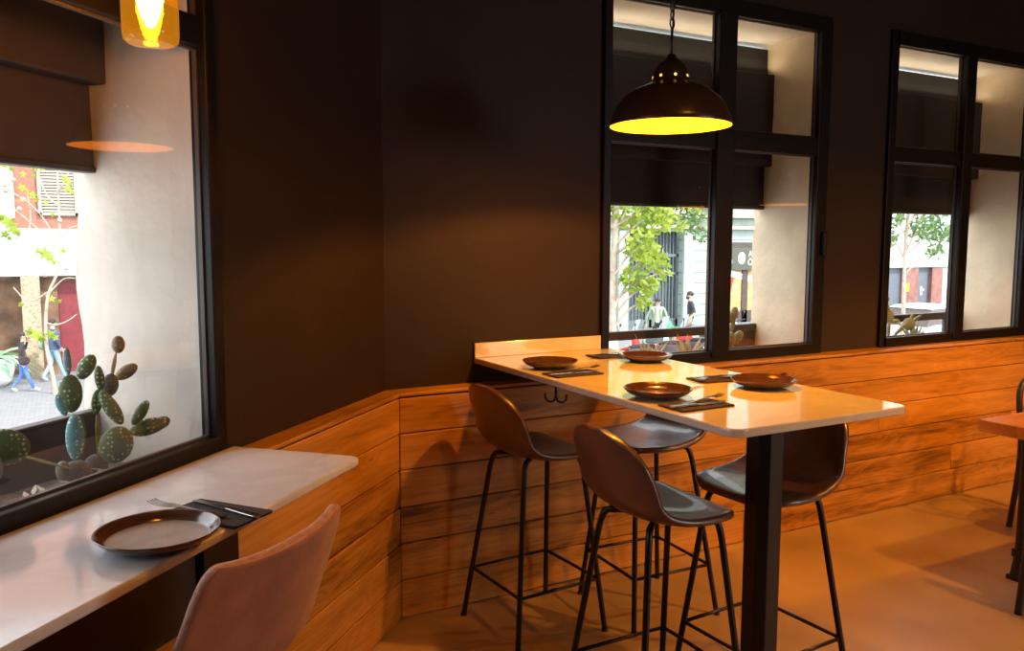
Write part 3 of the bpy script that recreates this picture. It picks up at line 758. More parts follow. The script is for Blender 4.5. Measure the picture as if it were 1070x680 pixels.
for i, (x, y, z, a, w, pos) in enumerate(sets):
    n_ = nk5 if i == 4 else (nk if i == 0 else nk.copy())
    if n_.name not in COL.objects: COL.objects.link(n_)
    n_.location = (x, y, z); n_.rotation_euler = (0, 0, a)
    tag(n_, ('folded charcoal napkin ' if i == 4 else 'folded dark brown napkin ') + (pos if i == 4 else pos + ' on the bar table'), 'napkin', 'folded dark napkins')
    c, s = math.cos(a), math.sin(a)
    def place(o, lx, ly, dz, da): o.location = (x + c * lx - s * ly, y + s * lx + c * ly, z + dz); o.rotation_euler = (0, 0, a + da)
    f = fk if i == 0 else fk.copy()
    if i: COL.objects.link(f)
    k = kn if i == 0 else copy_tree(kn)
    place(f, .045 if i != 4 else .055, .022 if i != 4 else .024, .0030, .20 if i < 4 else .02); place(k, -.005, -.018, .0056, -.05 if i < 4 else -.16)
    where = pos if i == 4 else pos + ' on the bar table'
    tag(f, 'steel fork ' + where, 'fork', 'steel forks'); tag(k, 'steel table knife ' + where, 'knife', 'steel knives')

# ------------------------------------------------------------------ pendant lamps
def pendant():
    r = empty('pendant_lamp')
    bm = BM()
    prof = [(.2025, 0), (.2045, .004), (.199, .022), (.186, .056), (.162, .092), (.128, .118), (.092, .134), (.068, .142), (.064, .150), (.060, .172), (.052, .196), (.036, .210), (.018, .222), (.012, .236), (0, .238)]
    lathe(bm, prof, 48); link('shade', bm, M['shade'], r)
    bm = BM(); lathe(bm, [(.2015, .0005), (.196, .022), (.183, .055), (.159, .090), (.125, .115), (.06, .134), (0, .136)], 48); link('reflector', bm, M['shade_in'], r, recalc=False)
    bm = BM(); lathe(bm, [(0, .098), (.014, .100), (.022, .110), (.020, .122), (.014, .133)], 20); link('bulb', bm, M['shade_in'], r)
    for k in range(8):
        bm = BM(); a = 2 * PI * k / 8 + .33
        c = V((math.cos(a) * .0615, math.sin(a) * .0615, .160)); u = V((-math.sin(a), math.cos(a), 0)); w = V((-math.cos(a) * .2, -math.sin(a) * .2, 1)).normalized()
        bm.faces.new([bm.verts.new(c + V((math.cos(a), math.sin(a), 0)) * .0012 + (u * math.cos(q * PI / 4) + w * math.sin(q * PI / 4)) * .0050) for q in range(8)])
        link('vent_hole', bm, M['hole'], r)
    bm = BM(); tube(bm, [(0, 0, .232), (0, 0, .325)], .0045, 8); link('rod', bm, M['black_metal'], r)
    return r
def hang(r, rim):
    # chain from the rod up to the ceiling, and a flat ceiling rose
    bm = BM(); z = .322; i = 0; top = CEIL - rim - .02
    while z < top:
        a = i * PI / 2; u = V((math.cos(a), math.sin(a), 0))
        pts = [V((0, 0, z + .016)) + u * .0085 * math.cos(q * PI / 6) * (1) + UZ * .017 * math.sin(q * PI / 6) for q in range(12)]
        tube(bm, pts, .0027, 6, closed=True); z += .0265; i += 1
    tube(bm, [(.006, .004, .30), (.009, .006, top * .5), (.006, .004, top)], .0022, 6)
    link('chain', bm, M['black_metal'], r)
    bm = BM(); lathe(bm, [(0, top - .02), (.045, top - .015), (.05, top + .019), (0, top + .019)], 24); link('ceiling_rose', bm, M['black_metal'], r)
def lamp_light(name, loc, e, size=.035, c=(1, .50, .13), kind='POINT'):
    l = bpy.data.lights.new(name, kind); l.energy = e; l.color = c
    if kind == 'POINT': l.shadow_soft_size = size
    o = bpy.data.objects.new(name, l); COL.objects.link(o); o.location = loc; return o
PLG = 'domed pendant lamps on chains'
pl = pendant(); hang(pl, 1.892)
PEND = [(1.822, 2.245, 1.892, 'domed pendant lamp glowing yellow, on a chain above the bar table'),
        (4.75, 1.755, 1.786, 'domed pendant lamp out of frame at right, nearest the plank wall beyond the bar table'),
        (4.70, .87, 1.80, 'domed pendant lamp out of frame at right, farthest from the windows')]
for i, (x, y, z, lab) in enumerate(PEND):
    if i == 0: q = pl
    else:
        q = copy_tree(pl)
        for ch in q.children:
            if ch.name.startswith('chain') or ch.name.startswith('ceiling_rose'): ch.location.z += 1.892 - z; 
    q.location = (x, y, z); tag(q, lab, 'lamp', PLG)
JX, JY, JZ = .176, 1.836, 1.893
for i, (x, y, z, lab) in enumerate(PEND): lamp_light('pendant_light', (x, y, z + .086), size=.02, e=(60, 80, 70)[i], c=(1, .345, .02))
def spot(loc, to, e, ang, c=(1, .37, .025), blend=.7):
    l = lamp_light('fill_spot', loc, e, c=c, kind='SPOT'); l.data.spot_size = math.radians(ang); l.data.spot_blend = blend; l.data.shadow_soft_size = .05  # added warm fill without a fixture, brightens what it points at
    l.rotation_euler = (V(to) - V(loc)).to_track_quat('-Z', 'Y').to_euler()
spot((1.6, .4, 2.95), (1.45, 2.8, .35), 42, 52)
spot((3.4, .6, 2.95), (3.25, 2.4, .05), 215, 80)
spot((5.6, .8, 2.95), (5.3, 3.0, .5), 70, 80)
l = bpy.data.lights.new('entrance_daylight', 'AREA'); l.energy = 75; l.size = 1.6; l.size_y = 2.0; l.shape = 'RECTANGLE'; l.color = (1, .86, .78)
o = bpy.data.objects.new('entrance_daylight', l); COL.objects.link(o); o.location = (4.5, -2.85, 1.3); o.rotation_euler = (V((3.6, 1.0, 0)) - V(o.location)).to_track_quat('-Z', 'Y').to_euler()
spot((1.3, -.4, 2.95), (.42, 1.38, .8), 26, 26)
# added fill lights over the blind boxes, brightening the window soffits
for O, ax, U, e in ((CORNER, LAX, W1, .5), (BO, BAX, W2, 1.5), (BO, BAX, W3, 1.5)):
    l = bpy.data.lights.new('soffit_fill', 'AREA'); l.shape = 'RECTANGLE'; l.size = U[1] - U[0] - .1; l.size_y = .015; l.energy = e; l.color = (1, .80, .55)
    o = bpy.data.objects.new('soffit_fill', l); COL.objects.link(o); u = ax[0]; d = (UZ - ax[1] * .5).normalized()
    z = -d; y = z.cross(u).normalized(); p = O + u * (U[0] + U[1]) / 2 + ax[1] * .315 + UZ * 2.432
    o.matrix_world = Matrix(((u.x, y.x, z.x, p.x), (u.y, y.y, z.y, p.y), (u.z, y.z, z.z, p.z), (0, 0, 0, 1)))

# amber jar lamp over the counter
r = empty('jar_lamp', (JX, JY, JZ), 0, 'amber glass jar lamp with a glowing bulb, hanging over the white counter', 'lamp')
bm = BM(); lathe(bm, [(0, .004), (.030, .003), (.044, .0), (.0515, .006), (.0535, .018), (.0535, .15), (.047, .172), (.040, .18)], 40); link('jar', bm, M['amber'], r)
bm = BM(); lathe(bm, [(.043, .182), (.044, .205), (.030, .222), (.012, .232), (0, .232)], 28); link('lid', bm, M['socket'], r)
bm = BM(); lathe(bm, [(0, .030), (.008, .034), (.018, .055), (.026, .085), (.024, .112), (.014, .135), (.012, .15)], 20); link('bulb', bm, M['bulb'], r)
bm = BM(); lathe(bm, [(.014, .15), (.014, .185), (0, .185)], 16); link('socket', bm, M['socket'], r)
bm = BM(); tube(bm, [(0, 0, .23), (0, 0, CEIL - JZ)], .003, 6); link('cord', bm, M['black_metal'], r)

# ------------------------------------------------------------------ dining table and chairs at the right edge
r = empty('dining_table', (4.0, 1.72, 0), 0, 'orange-brown wooden dining table with black iron legs at the right edge', 'table')
bm = BM()
for k in range(5): obox(bm, (-.57, .73), (-.40 + .16 * k + .0005, -.24 + .16 * k - .0005), (.70, .752))
link('tabletop', bm, M['tabletop'], r, bevel=.003)
for sx, sy in ((-.27, .36), (-.27, -.36), (.6, .36), (.6, -.36)):
    bm = BM(); q = 1 if sx > 0 else -1
    tube(bm, smooth_path([(sx, sy, .70), (sx, sy, .55), (sx, sy, .2), (sx + q * .005, sy, .10), (sx + q * .03, sy, .03), (sx + q * .035, sy, .0)]), [.028] * 0 or .020, 10)
    obox(bm, (sx - .03 + q * .02, sx + .03 + q * .02), (sy - .028, sy + .028), (0, .02)); obox(bm, (sx - .024, sx + .024), (sy - .024, sy + .024), (.10, .135)); obox(bm, (sx - .05, sx + .05), (sy - .05, sy + .05), (.69, .70))
    link('leg', bm, M['iron'], r, bevel=.003)
bm = BM()
for sx in (-.27, .6): obox(bm, (sx - .012, sx + .012), (-.36, .36), (.18, .21))
obox(bm, (-.27, .6), (-.012, .012), (.18, .21)); link('stretcher', bm, M['iron'], r)
def hoop_chair(loc, rz, label):
    """front = +x; bentwood style hoop back in black"""
    r = empty('bistro_chair', loc, rz, label, 'chair', 'black hoop-backed chairs at the wooden table')
    bm = BM(); lathe(bm, [(0, .44), (.19, .44), (.205, .45), (.205, .462), (.19, .470), (0, .466)], 28); link('seat', bm, M['iron'], r)
    hp = [(-.20, -.175, .0), (-.175, -.17, .25), (-.165, -.168, .45), (-.185, -.172, .62), (-.20, -.16, .735), (-.208, -.10, .79), (-.212, 0, .80), (-.208, .10, .79), (-.20, .16, .735), (-.185, .172, .62), (-.165, .168, .45), (-.175, .17, .25), (-.20, .175, .0)]
    bm = BM(); tube(bm, smooth_path(hp), .015, 10); link('back_hoop', bm, M['iron'], r)
    hp = [(-.165, -.11, .45), (-.185, -.115, .58), (-.200, -.09, .68), (-.205, 0, .715), (-.200, .09, .68), (-.185, .115, .58), (-.165, .11, .45)]
    bm = BM(); tube(bm, smooth_path(hp), .010, 8); link('inner_hoop', bm, M['iron'], r)
    for s in (-1, 1):
        bm = BM(); tube(bm, smooth_path([(.14, s * .13, .445), (.165, s * .155, .2), (.185, s * .17, 0)]), [.015] * 0 or .014, 10); link('leg', bm, M['iron'], r)
    bm = BM(); tube(bm, [(.155 * math.cos(2 * PI * k / 24), .15 * math.sin(2 * PI * k / 24), .22) for k in range(24)], .008, 8, closed=True); link('stretcher', bm, M['iron'], r)
    return r
hoop_chair((4.56, 2.31, 0), -PI / 2, 'black hoop-backed chair behind the wooden table, against the plank wall')
hoop_chair((3.56, 1.69, 0), .0, 'black hoop-backed chair at the near end of the wooden table, cut by the right edge')

# ------------------------------------------------------------------ the street outside
def gz(x): return -2.5 + .045 * min(x, 17) + .008 * (max(x, 17) - 17)      # the street climbs to the right
def slab(name, x0, x1, y0, y1, mat, dz, th=.2):
    bm = BM(); xs = [x0] + ([17] if x0 < 17 < x1 else []) + [x1]; cols = []
    for x in xs: cols.append([bm.verts.new((x, y, gz(x) + dz - t)) for y, t in ((y0, 0), (y1, 0), (y1, th), (y0, th))])
    for A, B in zip(cols, cols[1:]):
        for i in range(4): bm.faces.new((A[i], B[i], B[(i + 1) % 4], A[(i + 1) % 4]))
    bm.faces.new(cols[0]); bm.faces.new(cols[-1][::-1])
    return struct(name, bm, mat)
slab('street', -30, 70, 3.9, 60, M['asphalt'], -.02)
slab('sidewalk', -30, 70, 18.6, 45, M['pavers'], 0.0, .12)
slab('terrace', -8, 12, 4.2, 8.5, M['pavers'], .0, .12)
# ---- facade across the street, mint stone with an iron gate
FY = 25.0
r = empty('apartment_building', (17, FY, gz(17)), 0, 'mint stone building with a tall grey iron gate, seen through the middle window', 'building')
inv = V((-17, -FY, -gz(17)))
def P_(name, boxes, mat, parent, **kw):
    bm = BM()
    for b in boxes: obox(bm, b[0:2], b[2:4], b[4:6], parent_inv[0])
    return link(name, bm, mat, parent, **kw)
parent_inv = [inv]
P_('wall', [(7, 18.4, FY, FY + .6, -2.5, 12), (21.0, 23.35, FY, FY + .6, -2.5, 12), (18.4, 21.0, FY, FY + .6, 1.95, 12), (23.35, 28.6, FY, FY + .6, 1.55, 12)], M['mint_stone'], r)
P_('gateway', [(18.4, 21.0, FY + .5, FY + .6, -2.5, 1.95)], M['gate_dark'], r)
P_('pilaster', [(17.95, 18.4, FY - .14, FY, -2.5, 1.98)], M['mint_plain'], r, bevel=.02)
P_('pilaster', [(21.0, 21.5, FY - .14, FY, -2.5, 1.98)], M['mint_plain'], r, bevel=.02)
P_('cornice', [(7, 28.6, FY - .25, FY, 2.05, 2.18), (7, 28.6, FY - .35, FY, 2.50, 2.66)], M['cream'], r, bevel=.02)
g = P_('gate', [(18.4, 21.0, FY + .2, FY + .3, .98, 1.10), (18.4, 21.0, FY + .2, FY + .3, .30, .38), (18.4, 18.5, FY + .2, FY + .3, -2.4, 1.95), (20.9, 21.0, FY + .2, FY + .3, -2.4, 1.95), (19.62, 19.78, FY + .2, FY + .3, -2.4, 1.95), (18.4, 21.0, FY + .2, FY + .3, -2.4, -1.4)], M['gate'], r)
P_('bars', [(18.5 + .16 * k, 18.54 + .16 * k, FY + .23, FY + .27, -1.5, 1.95) for k in range(15)], M['gate'], g)
P_('notice', [(19.15, 19.45, FY + .17, FY + .2, -.45, -.05)], M['white'], g)
for a in (10.4, 14.0, 18.9, 22.0):
    f = P_('window', [(a, a + 1.4, FY - .06, FY + .02, 3.1, 5.6)], M['cream'], r)
    P_('glass_pane', [(a + .12, a + 1.28, FY - .08, FY - .05, 3.2, 5.5)], M['window_blue'], f)
    b = P_('balcony', [(a - .2, a + 1.6, FY - .5, FY, 2.95, 3.05)], M['cream'], r)
    P_('railing', [(a - .2, a + 1.6, FY - .5, FY - .47, 3.95, 4.0)] + [(a - .18 + .12 * k, a - .16 + .12 * k, FY - .5, FY - .48, 3.05, 3.95) for k in range(15)], M['gate'], b)
# shop at the right end of that building
r2 = empty('shopfront', (25.5, FY, gz(25.5)), 0, 'shop with an olive sign board and orange display, beside the mint stone building', 'shop')
parent_inv[0] = inv2 = V((-25.5, -FY, -gz(25.5)))
P_('display', [(23.4, 24.15, FY + .05, FY + .15, -1.2, .44), (24.45, 28.4, FY + .05, FY + .15, -1.2, .44)], M['shop_glow'], r2)
P_('shop_wall', [(23.35, 28.6, FY + .2, FY + .6, -2.3, 1.55), (24.15, 24.45, FY, FY + .2, -2.2, .44), (23.35, 28.6, FY, FY + .2, -2.3, -1.2)], M['shop_dark'], r2)
sg = P_('sign_board', [(23.45, 28.4, FY - .12, FY + .02, .44, 1.32)], M['shop_sign'], r2, bevel=.01)
P_('fascia', [(23.38, 28.6, FY - .08, FY + .02, 1.32, 1.55)], M['shop_dark'], r2)
bm = BM(); bm_c = V((23.96, FY - .13, .92)) + inv2
bm.faces.new([bm.verts.new(bm_c + V((.19 * math.cos(2 * PI * k / 28), 0, .24 * math.sin(2 * PI * k / 28)))) for k in range(28)])
lg = link('sign_emblem', bm, M['white'], sg); lg['label'] = 'white round emblem'
P_('emblem_lines', [(23.80, 23.92, FY - .14, FY - .131, .905, .935), (24.0, 24.12, FY - .14, FY - .131, .905, .935), (23.945, 23.975, FY - .14, FY - .131, .80, 1.04), (23.86, 23.88, FY - .14, FY - .131, .86, .98), (24.04, 24.06, FY - .14, FY - .131, .86, .98)], M['shop_sign'], lg)
def letters(txt, loc, size, mat, parent, inv_):
    cu = bpy.data.curves.new('letters', 'FONT'); cu.body = txt; cu.size = size; cu.extrude = .006; cu.align_x = 'CENTER'
    t = bpy.data.objects.new('letters', cu); COL.objects.link(t)
    me = bpy.data.meshes.new_from_object(t.evaluated_get(bpy.context.evaluated_depsgraph_get())); COL.objects.unlink(t); bpy.data.objects.remove(t)
    o = bpy.data.objects.new('letters', me); COL.objects.link(o); me.materials.clear(); me.materials.append(mat)
    o.parent = parent; o.location = V(loc) + inv_; o.rotation_euler = (PI / 2, 0, 0); return o
letters('A', (24.42, FY - .13, .98), .34, M['white'], sg, inv2)
letters('Ö', (24.42, FY - .13, .64), .34, M['white'], sg, inv2)
bm = BM(); 
for (a, b, w, z0, z1) in ((23.42, 25.2, .06, .40, .02), (23.42, 25.2, .05, .26, -.12)):
    bm.faces.new([bm.verts.new(V(q) + inv2) for q in ((a, FY + .03, z0 - w), (b, FY + .03, z1 - w), (b, FY + .03, z1 + w), (a, FY + .03, z0 + w))])
link('white_stripe', bm, M['white'], r2)
bm = BM(); bm.faces.new([bm.verts.new(V(q) + inv2) for q in ((23.42, FY + .035, -.55), (23.55, FY + .035, -.55), (23.75, FY + .035, .22), (23.62, FY + .035, .28))]); link('red_stripe', bm, M['red'], r2)
P_('wall_lamp', [(23.0, 23.36, FY - .3, FY, .72, .86), (23.1, 23.2, FY - .22, FY - .05, .60, .72)], M['gate'], r2)

# ---- building seen through the right-hand window
r = empty('apartment_building', (37, FY, gz(37)), 0, 'pale building with slate shutters and red marble pillars, seen through the right-hand window', 'building')
parent_inv[0] = V((-37, -FY, -gz(37)))
P_('wall', [(29.4, 48, FY, FY + .6, .42, 12), (36.9, 48, FY, FY + .6, -2, .42)], M['whitewall'], r)
P_('shutter', [(29.4, 34.13, FY + .15, FY + .25, -2, .42)], M['garage'], r)
P_('pillar', [(34.13, 35.1, FY - .05, FY + .4, -2, .42)], M['redmarble'], r)
P_('pillar', [(36.1, 36.9, FY - .05, FY + .4, -2, .42)], M['redmarble'], r)
P_('door', [(35.1, 36.1, FY + .12, FY + .25, -2, .42)], M['garage'], r)
P_('white_mark', [(35.5, 35.62, FY + .1, FY + .125, -.9, -.5), (35.62, 35.75, FY + .1, FY + .125, -.7, -.6)], M['white'], r)
P_('lintel', [(29.4, 48, FY - .1, FY, .42, .62)], M['mint_plain'], r)
for a in (31.2, 35.2, 38.6):
    f = P_('window', [(a, a + 2.2, FY - .04, FY + .02, 1.5, 4.0)], M['white'], r); P_('glass_pane', [(a + .15, a + 2.05, FY - .06, FY - .03, 1.65, 3.85)], M['window_blue'], f)
sgn = empty('warning_sign', (34.32, FY - .06, -.68), 0, 'small yellow warning sign on the red marble pillar across the street', 'sign')
bm = BM(); box(bm, -.12, .12, -.012, 0, 0, .36); link('plate', bm, M['yellow'], sgn)
bm = BM(); bm.faces.new([bm.verts.new((.05 * math.cos(k * PI / 8), -.014, .22 + .05 * math.sin(k * PI / 8))) for k in range(16)]); bm.faces.new([bm.verts.new(q) for q in ((-.07, -.014, .08), (.07, -.014, .08), (.06, -.014, .11), (-.06, -.014, .11))]); link('pictogram', bm, M['ink'], sgn)

# ---- building seen through the left window
LY = 28.6
r = empty('apartment_building', (-1, LY, gz(-1)), 0, 'red-brown building with a sandstone pillar, red door and louvred shutters, seen through the left window', 'building')
parent_inv[0] = V((1, -LY, -gz(-1)))
P_('wall', [(-9, 4.5, LY, LY + .5, 1.9, 12)], M['brownwall'], r)
P_('entrance', [(-9, 4.5, LY + .9, LY + 1.0, -2.8, .6)], M['cave'], r)
P_('lintel', [(-1.25, 4.5, LY - .2, LY + .3, .50, 1.9)], M['bluewhite'], r)
P_('white_band', [(-9, -1.25, LY - .25, LY + .3, .50, 2.1)], M['whitewall'], r)
P_('white_band', [(-9, 4.5, LY - .25, LY + .1, 4.15, 4.9)], M['whitewall'], r)
P_('pillar', [(-1.10, -.62, LY - .3, LY + .4, -2.7, .52)], M['stone'], r)
P_('door', [(-.16, 1.6, LY + .3, LY + .4, -2.55, .30)], M['door_red'], r, bevel=.01)
P_('door_frame', [(-.64, -.16, LY + .2, LY + .4, -2.55, .45), (-.16, 1.7, LY + .2, LY + .4, .30, .45)], M['cave'], r)
w_ = P_('shutter_frame', [(-.55, -.46, LY - .1, LY + .05, 2.3, 3.95), (.42, .5, LY - .1, LY + .05, 2.3, 3.95), (-.55, .5, LY - .1, LY + .05, 3.85, 3.95), (-.55, .5, LY - .1, LY + .05, 2.3, 2.38)], M['cream'], r)
P_('louvres', [(-.46, .42, LY - .07, LY - .03, 2.40 + .09 * k, 2.46 + .09 * k) for k in range(16)], M['louver'], w_)
P_('backing', [(-.46, .42, LY - .02, LY - .005, 2.38, 3.85)], M['brownwall'], w_)
P_('window_bay', [(-3.4, -1.15, LY - .06, LY + .02, 2.2, 3.7)], M['cream'], r)

# ---- trees
def leaf_star(bm, c, s, rnd):
    """five-lobed plane tree leaf, hanging"""
    a = rnd.uniform(0, 2 * PI); n = V((rnd.uniform(-.6, .6), -1, rnd.uniform(-.3, .5))).normalized(); u = n.orthogonal().normalized(); w = n.cross(u)
    pts = []
    for k in range(10):
        rr = s * (.56 if k % 2 == 0 else .27) * (1 if k else 1.1); b = a + 2 * PI * k / 10
        pts.append(bm.verts.new(c + (u * math.cos(b) + w * math.sin(b)) * rr + n * rnd.uniform(-.02, .02)))
    m = bm.verts.new(c + n * .02)
    for k in range(10): bm.faces.new((m, pts[k], pts[(k + 1) % 10]))
r = empty('street_tree', (-.32, 24.9, gz(-.3)), 0, 'bare slender tree with a few bright yellow-green leaves, seen through the left window', 'tree', 'trees along the street')
inv = V((.32, -24.9, -gz(-.3)))
bm = BM(); tp = [(-.32, 24.90, gz(-.3) - .05), (-.34, 24.93, -2.07), (-.47, 25.08, -1.36), (-.47, 25.17, -.63), (-.37, 25.20, .18), (-.12, 25.12, .64), (-.02, 25.15, 1.37), (-.01, 25.23, 2.21), (0, 25.36, 3.35), (0, 25.47, 4.6)]
tp = smooth_path([V(p) + inv for p in tp], 2); tube(bm, tp, [.058 - .045 * i / len(tp) for i in range(len(tp))], 8); link('trunk', bm, M['bark'], r)
BR = [[(-.42, 25.21, .06), (-.14, 25.10, .39), (.05, 25.02, .57), (.32, 24.87, .54)], [(-.47, 25.17, -.63), (-.19, 25.0, -.70), (.09, 24.87, -.57), (.28, 24.79, -.40)], [(-.37, 25.2, .18), (-.83, 25.41, -.15), (-1.17, 25.65, .31)], [(-.03, 25.14, 1.27), (-.34, 25.36, 1.68), (-1.37, 26.03, 2.69)],
      [(-.02, 25.15, 1.37), (-.53, 25.55, 2.46), (-1.36, 26.06, 2.99)], [(0, 25.26, 2.46), (-.30, 25.45, 2.72), (-.45, 25.60, 3.35), (-.51, 25.69, 3.85)], [(0, 25.3, 2.84), (.22, 25.23, 3.22), (.38, 25.2, 3.73)], [(-.01, 25.17, 1.58), (.20, 25.08, 1.88), (.38, 24.99, 1.93)],
      [(-.06, 25.14, 1.12), (-.32, 25.30, 1.27), (-.68, 25.49, 1.27), (-.98, 25.69, 1.58), (-1.41, 25.95, 1.83)], [(-.75, 25.58, 1.70), (-.66, 25.59, 2.21), (-.74, 25.70, 2.84)], [(0, 25.36, 3.35), (-.21, 25.50, 3.55), (-.88, 25.87, 3.65)]]
for b in BR:
    bm = BM(); q = smooth_path([V(p) + inv for p in b], 2); tube(bm, q, [.026 - .016 * i / len(q) for i in range(len(q))], 6); link('branch', bm, M['bark'], r)
LV = [(-.39, 25.10, 1.20, .36), (-.28, 25.03, 1.07, .23), (-.28, 24.91, .02, .20), (-1.0, 25.28, -.13, .18), (-.68, 25.02, -.93, .38), (-.83, 25.11, -.86, .23), (-.35, 24.84, -.91, .28), (-1.21, 25.64, 2.03, .41), (-1.09, 25.55, 1.83, .31), (-1.34, 25.72, 2.13, .25), (-.60, 25.39, 2.73, .23), (-.54, 25.41, 3.23, .15), (-.84, 25.54, 2.93, .23),
      (.17, 25.02, 3.16, .23), (.22, 24.96, 2.91, .25), (-.61, 25.48, 3.51, .23), (-.35, 25.33, 3.43, .15), (-.30, 25.2, 2.53, .15), (-.16, 25.09, 2.23, .15), (-.80, 25.56, 3.28, .18), (-1.23, 25.82, 3.53, .20), (-1.06, 25.71, 3.43, .18), (.04, 24.87, 1.28, .18), (-.11, 24.81, -.05, .15), (-1.29, 25.65, 1.70, .23), (-.54, 25.19, 1.27, .20)]
rnd = random.Random(5); bm = BM()
for x, y, z, s_ in LV:
    leaf_star(bm, V((x, y, z)) + inv, s_, rnd)
    if s_ > .22: leaf_star(bm, V((x + .1, y + .05, z - .1)) + inv, s_ * .7, rnd)
link('leaves', bm, M['leaf_bright'], r)
for x, y, z in [(-.83, 25.62, 2.63), (-1.03, 25.78, 3.14), (-1.24, 25.88, 3.01), (-1.22, 25.85, 2.86), (-.93, 25.64, 2.38), (-.70, 25.65, 3.59), (-.41, 25.16, .64), (.09, 24.91, .82), (-.01, 25.11, 2.08)]:
    bm = BM(); sph(bm, V((x, y, z)) + inv, .065, 8, 6); link('seed_ball', bm, M['bark'], r)
def tree(loc, h, rad, clusters, mat, label, seed, leaf, white=0, twigs=()):
    """clusters: (dx, dy, z above base, radius, leaves)"""
    r = empty('street_tree', loc, 0, label, 'tree', 'trees along the street'); rnd = random.Random(seed)
    bm = BM(); pts = smooth_path([(0, 0, -.1), (.03, 0, h * .3), (-.02, .02, h * .6), (.06, 0, h)], 2)
    tube(bm, pts, [rad * (1.1 - .5 * i / len(pts)) for i in range(len(pts))], 10); link('trunk', bm, M['bark'], r)
    if white:
        bm = BM(); tube(bm, [p for p in pts if p.z < white], [rad * 1.14] * len([p for p in pts if p.z < white]), 10); link('sunlit_trunk', bm, M['bark_sunlit'], r)  # pale sleeve painting sunlight onto the lower trunk
    bm = BM()
    for dx, dy, z, cr, n in clusters:
        s_ = min(z - .5, h * .98)
        a = V((0, 0, max(h * .45, min(h, z - .55)))); b = V((dx, dy, z)); bm2 = BM()
        q = smooth_path([a, a.lerp(b, .5) + V((0, 0, .12)), b], 1); tube(bm2, q, [rad * .4 - rad * .3 * i / len(q) for i in range(len(q))], 6); link('branch', bm2, M['bark'], r)
        for _ in range(n):
            while True:
                p = V((rnd.uniform(-1, 1), rnd.uniform(-1, 1), rnd.uniform(-1, 1)))
                if p.length < 1: break
            p = b + p * cr
            d = V((rnd.uniform(-1, 1), rnd.uniform(-1, 1), rnd.uniform(-1.2, .3))).normalized() * leaf * rnd.uniform(.6, 1.2); e = d.cross(V((rnd.uniform(-1, 1), rnd.uniform(-1, 1), rnd.uniform(-1, 1)))).normalized() * leaf * .45
            bm.faces.new([bm.verts.new(p + k) for k in (-d, e - d * .2, e * .7 + d * .5, d * 1.1, -e * .7 + d * .5, -e - d * .2)])
    link('leaves', bm, mat, r); return r
rx, ry = .88, -.477                       # a step to the right as seen from the room
def cl(u, d, z, r_, n): return (u * rx - d * ry * 0 + d * .477, u * ry + d * .88, z, r_, n)
b0 = 2.28
tree((8.74, 12.27, gz(8.74)), 4.6, .075, [cl(.30, .1, 4.25, .42, 190), cl(.75, 0, 4.1, .36, 150), cl(.45, -.2, 3.55, .34, 150), cl(.72, .2, 3.35, .28, 110), cl(.35, 0, 2.95, .24, 80), cl(.62, -.1, 2.85, .22, 60), cl(1.35, .1, 4.45, .34, 80), cl(1.2, .3, 3.95, .2, 26), cl(-.5, .2, 4.4, .6, 200), cl(-.8, 0, 3.6, .5, 150), cl(.1, .4, 5.2, .8, 300), cl(.9, 0, 5.1, .6, 200), cl(.55, 0, 2.55, .14, 26), cl(.95, .1, 3.1, .16, 22), cl(-1.0, 0, 5.0, .7, 200)],
     M['leaf_bright'], 'leafy street tree with a sunlit lower trunk, seen at the left of the middle window', 11, .085, 2.2)
tree((17.79, 13.01, gz(17.8)), 4.6, .055, [cl(0, 0, 4.6, .55, 260), cl(.6, .1, 4.2, .5, 200), cl(-.4, 0, 3.9, .35, 130), cl(.3, -.1, 3.6, .33, 110), cl(.8, 0, 3.5, .32, 100), cl(-.35, .1, 3.35, .2, 40), cl(0, 0, 5.4, .9, 260), cl(.75, .1, 3.05, .2, 30)],
     M['leaf_mid'], 'slim street tree with a green crown, seen through the right-hand window', 12, .085)
tree((18.75, 20.75, gz(18.75)), 5.0, .06, [cl(-.7, 0, 4.55, .6, 200), cl(-1.4, 0, 4.75, .6, 220), cl(.3, 0, 4.9, .5, 120), cl(-.3, .2, 4.9, .35, 60), cl(-.2, .2, 5.6, .7, 160), cl(-.7, 0, 3.95, .5, 130), cl(-1.5, .1, 4.05, .4, 90), cl(-.4, 0, 3.5, .3, 40)], M['leaf_mid'], 'thin pale-leaved street tree standing farther back behind the motorbikes', 13, .10)

# ---- planter with palm fronds at the far left
r = empty('potted_palm', (-1.86, 27.4, gz(-1.8)), 0, 'palm fronds in a big round white planter, far left across the street', 'plant')
bm = BM(); lathe(bm, [(0, 0), (.30, 0), (.46, .18), (.54, .48), (.55, .80), (.50, .82), (.48, .74), (0, .72)], 32); link('planter', bm, M['white'], r)
rnd = random.Random(9); bm = BM()
for k in range(22):
    a = 2 * PI * k / 22 + rnd.uniform(-.1, .1); up = rnd.uniform(.5, 1.5); d = V((math.cos(a), math.sin(a), 0)); s_ = V((-d.y, d.x, 0)); prev = None
    for i in range(9):
        t = i / 8; c = d * (1.0 * t) + UZ * (.75 + up * t * .8 - .9 * t * t); w_ = .10 * math.sin(PI * min(1, t * .9 + .1)) + .008
        cur = (bm.verts.new(c - s_ * w_ - UZ * w_ * .5), bm.verts.new(c), bm.verts.new(c + s_ * w_ - UZ * w_ * .5))
        if prev: bm.faces.new((prev[0], prev[1], cur[1], cur[0])); bm.faces.new((prev[1], prev[2], cur[2], cur[1]))
        prev = cur
link('fronds', bm, M['leaf_palm'], r)

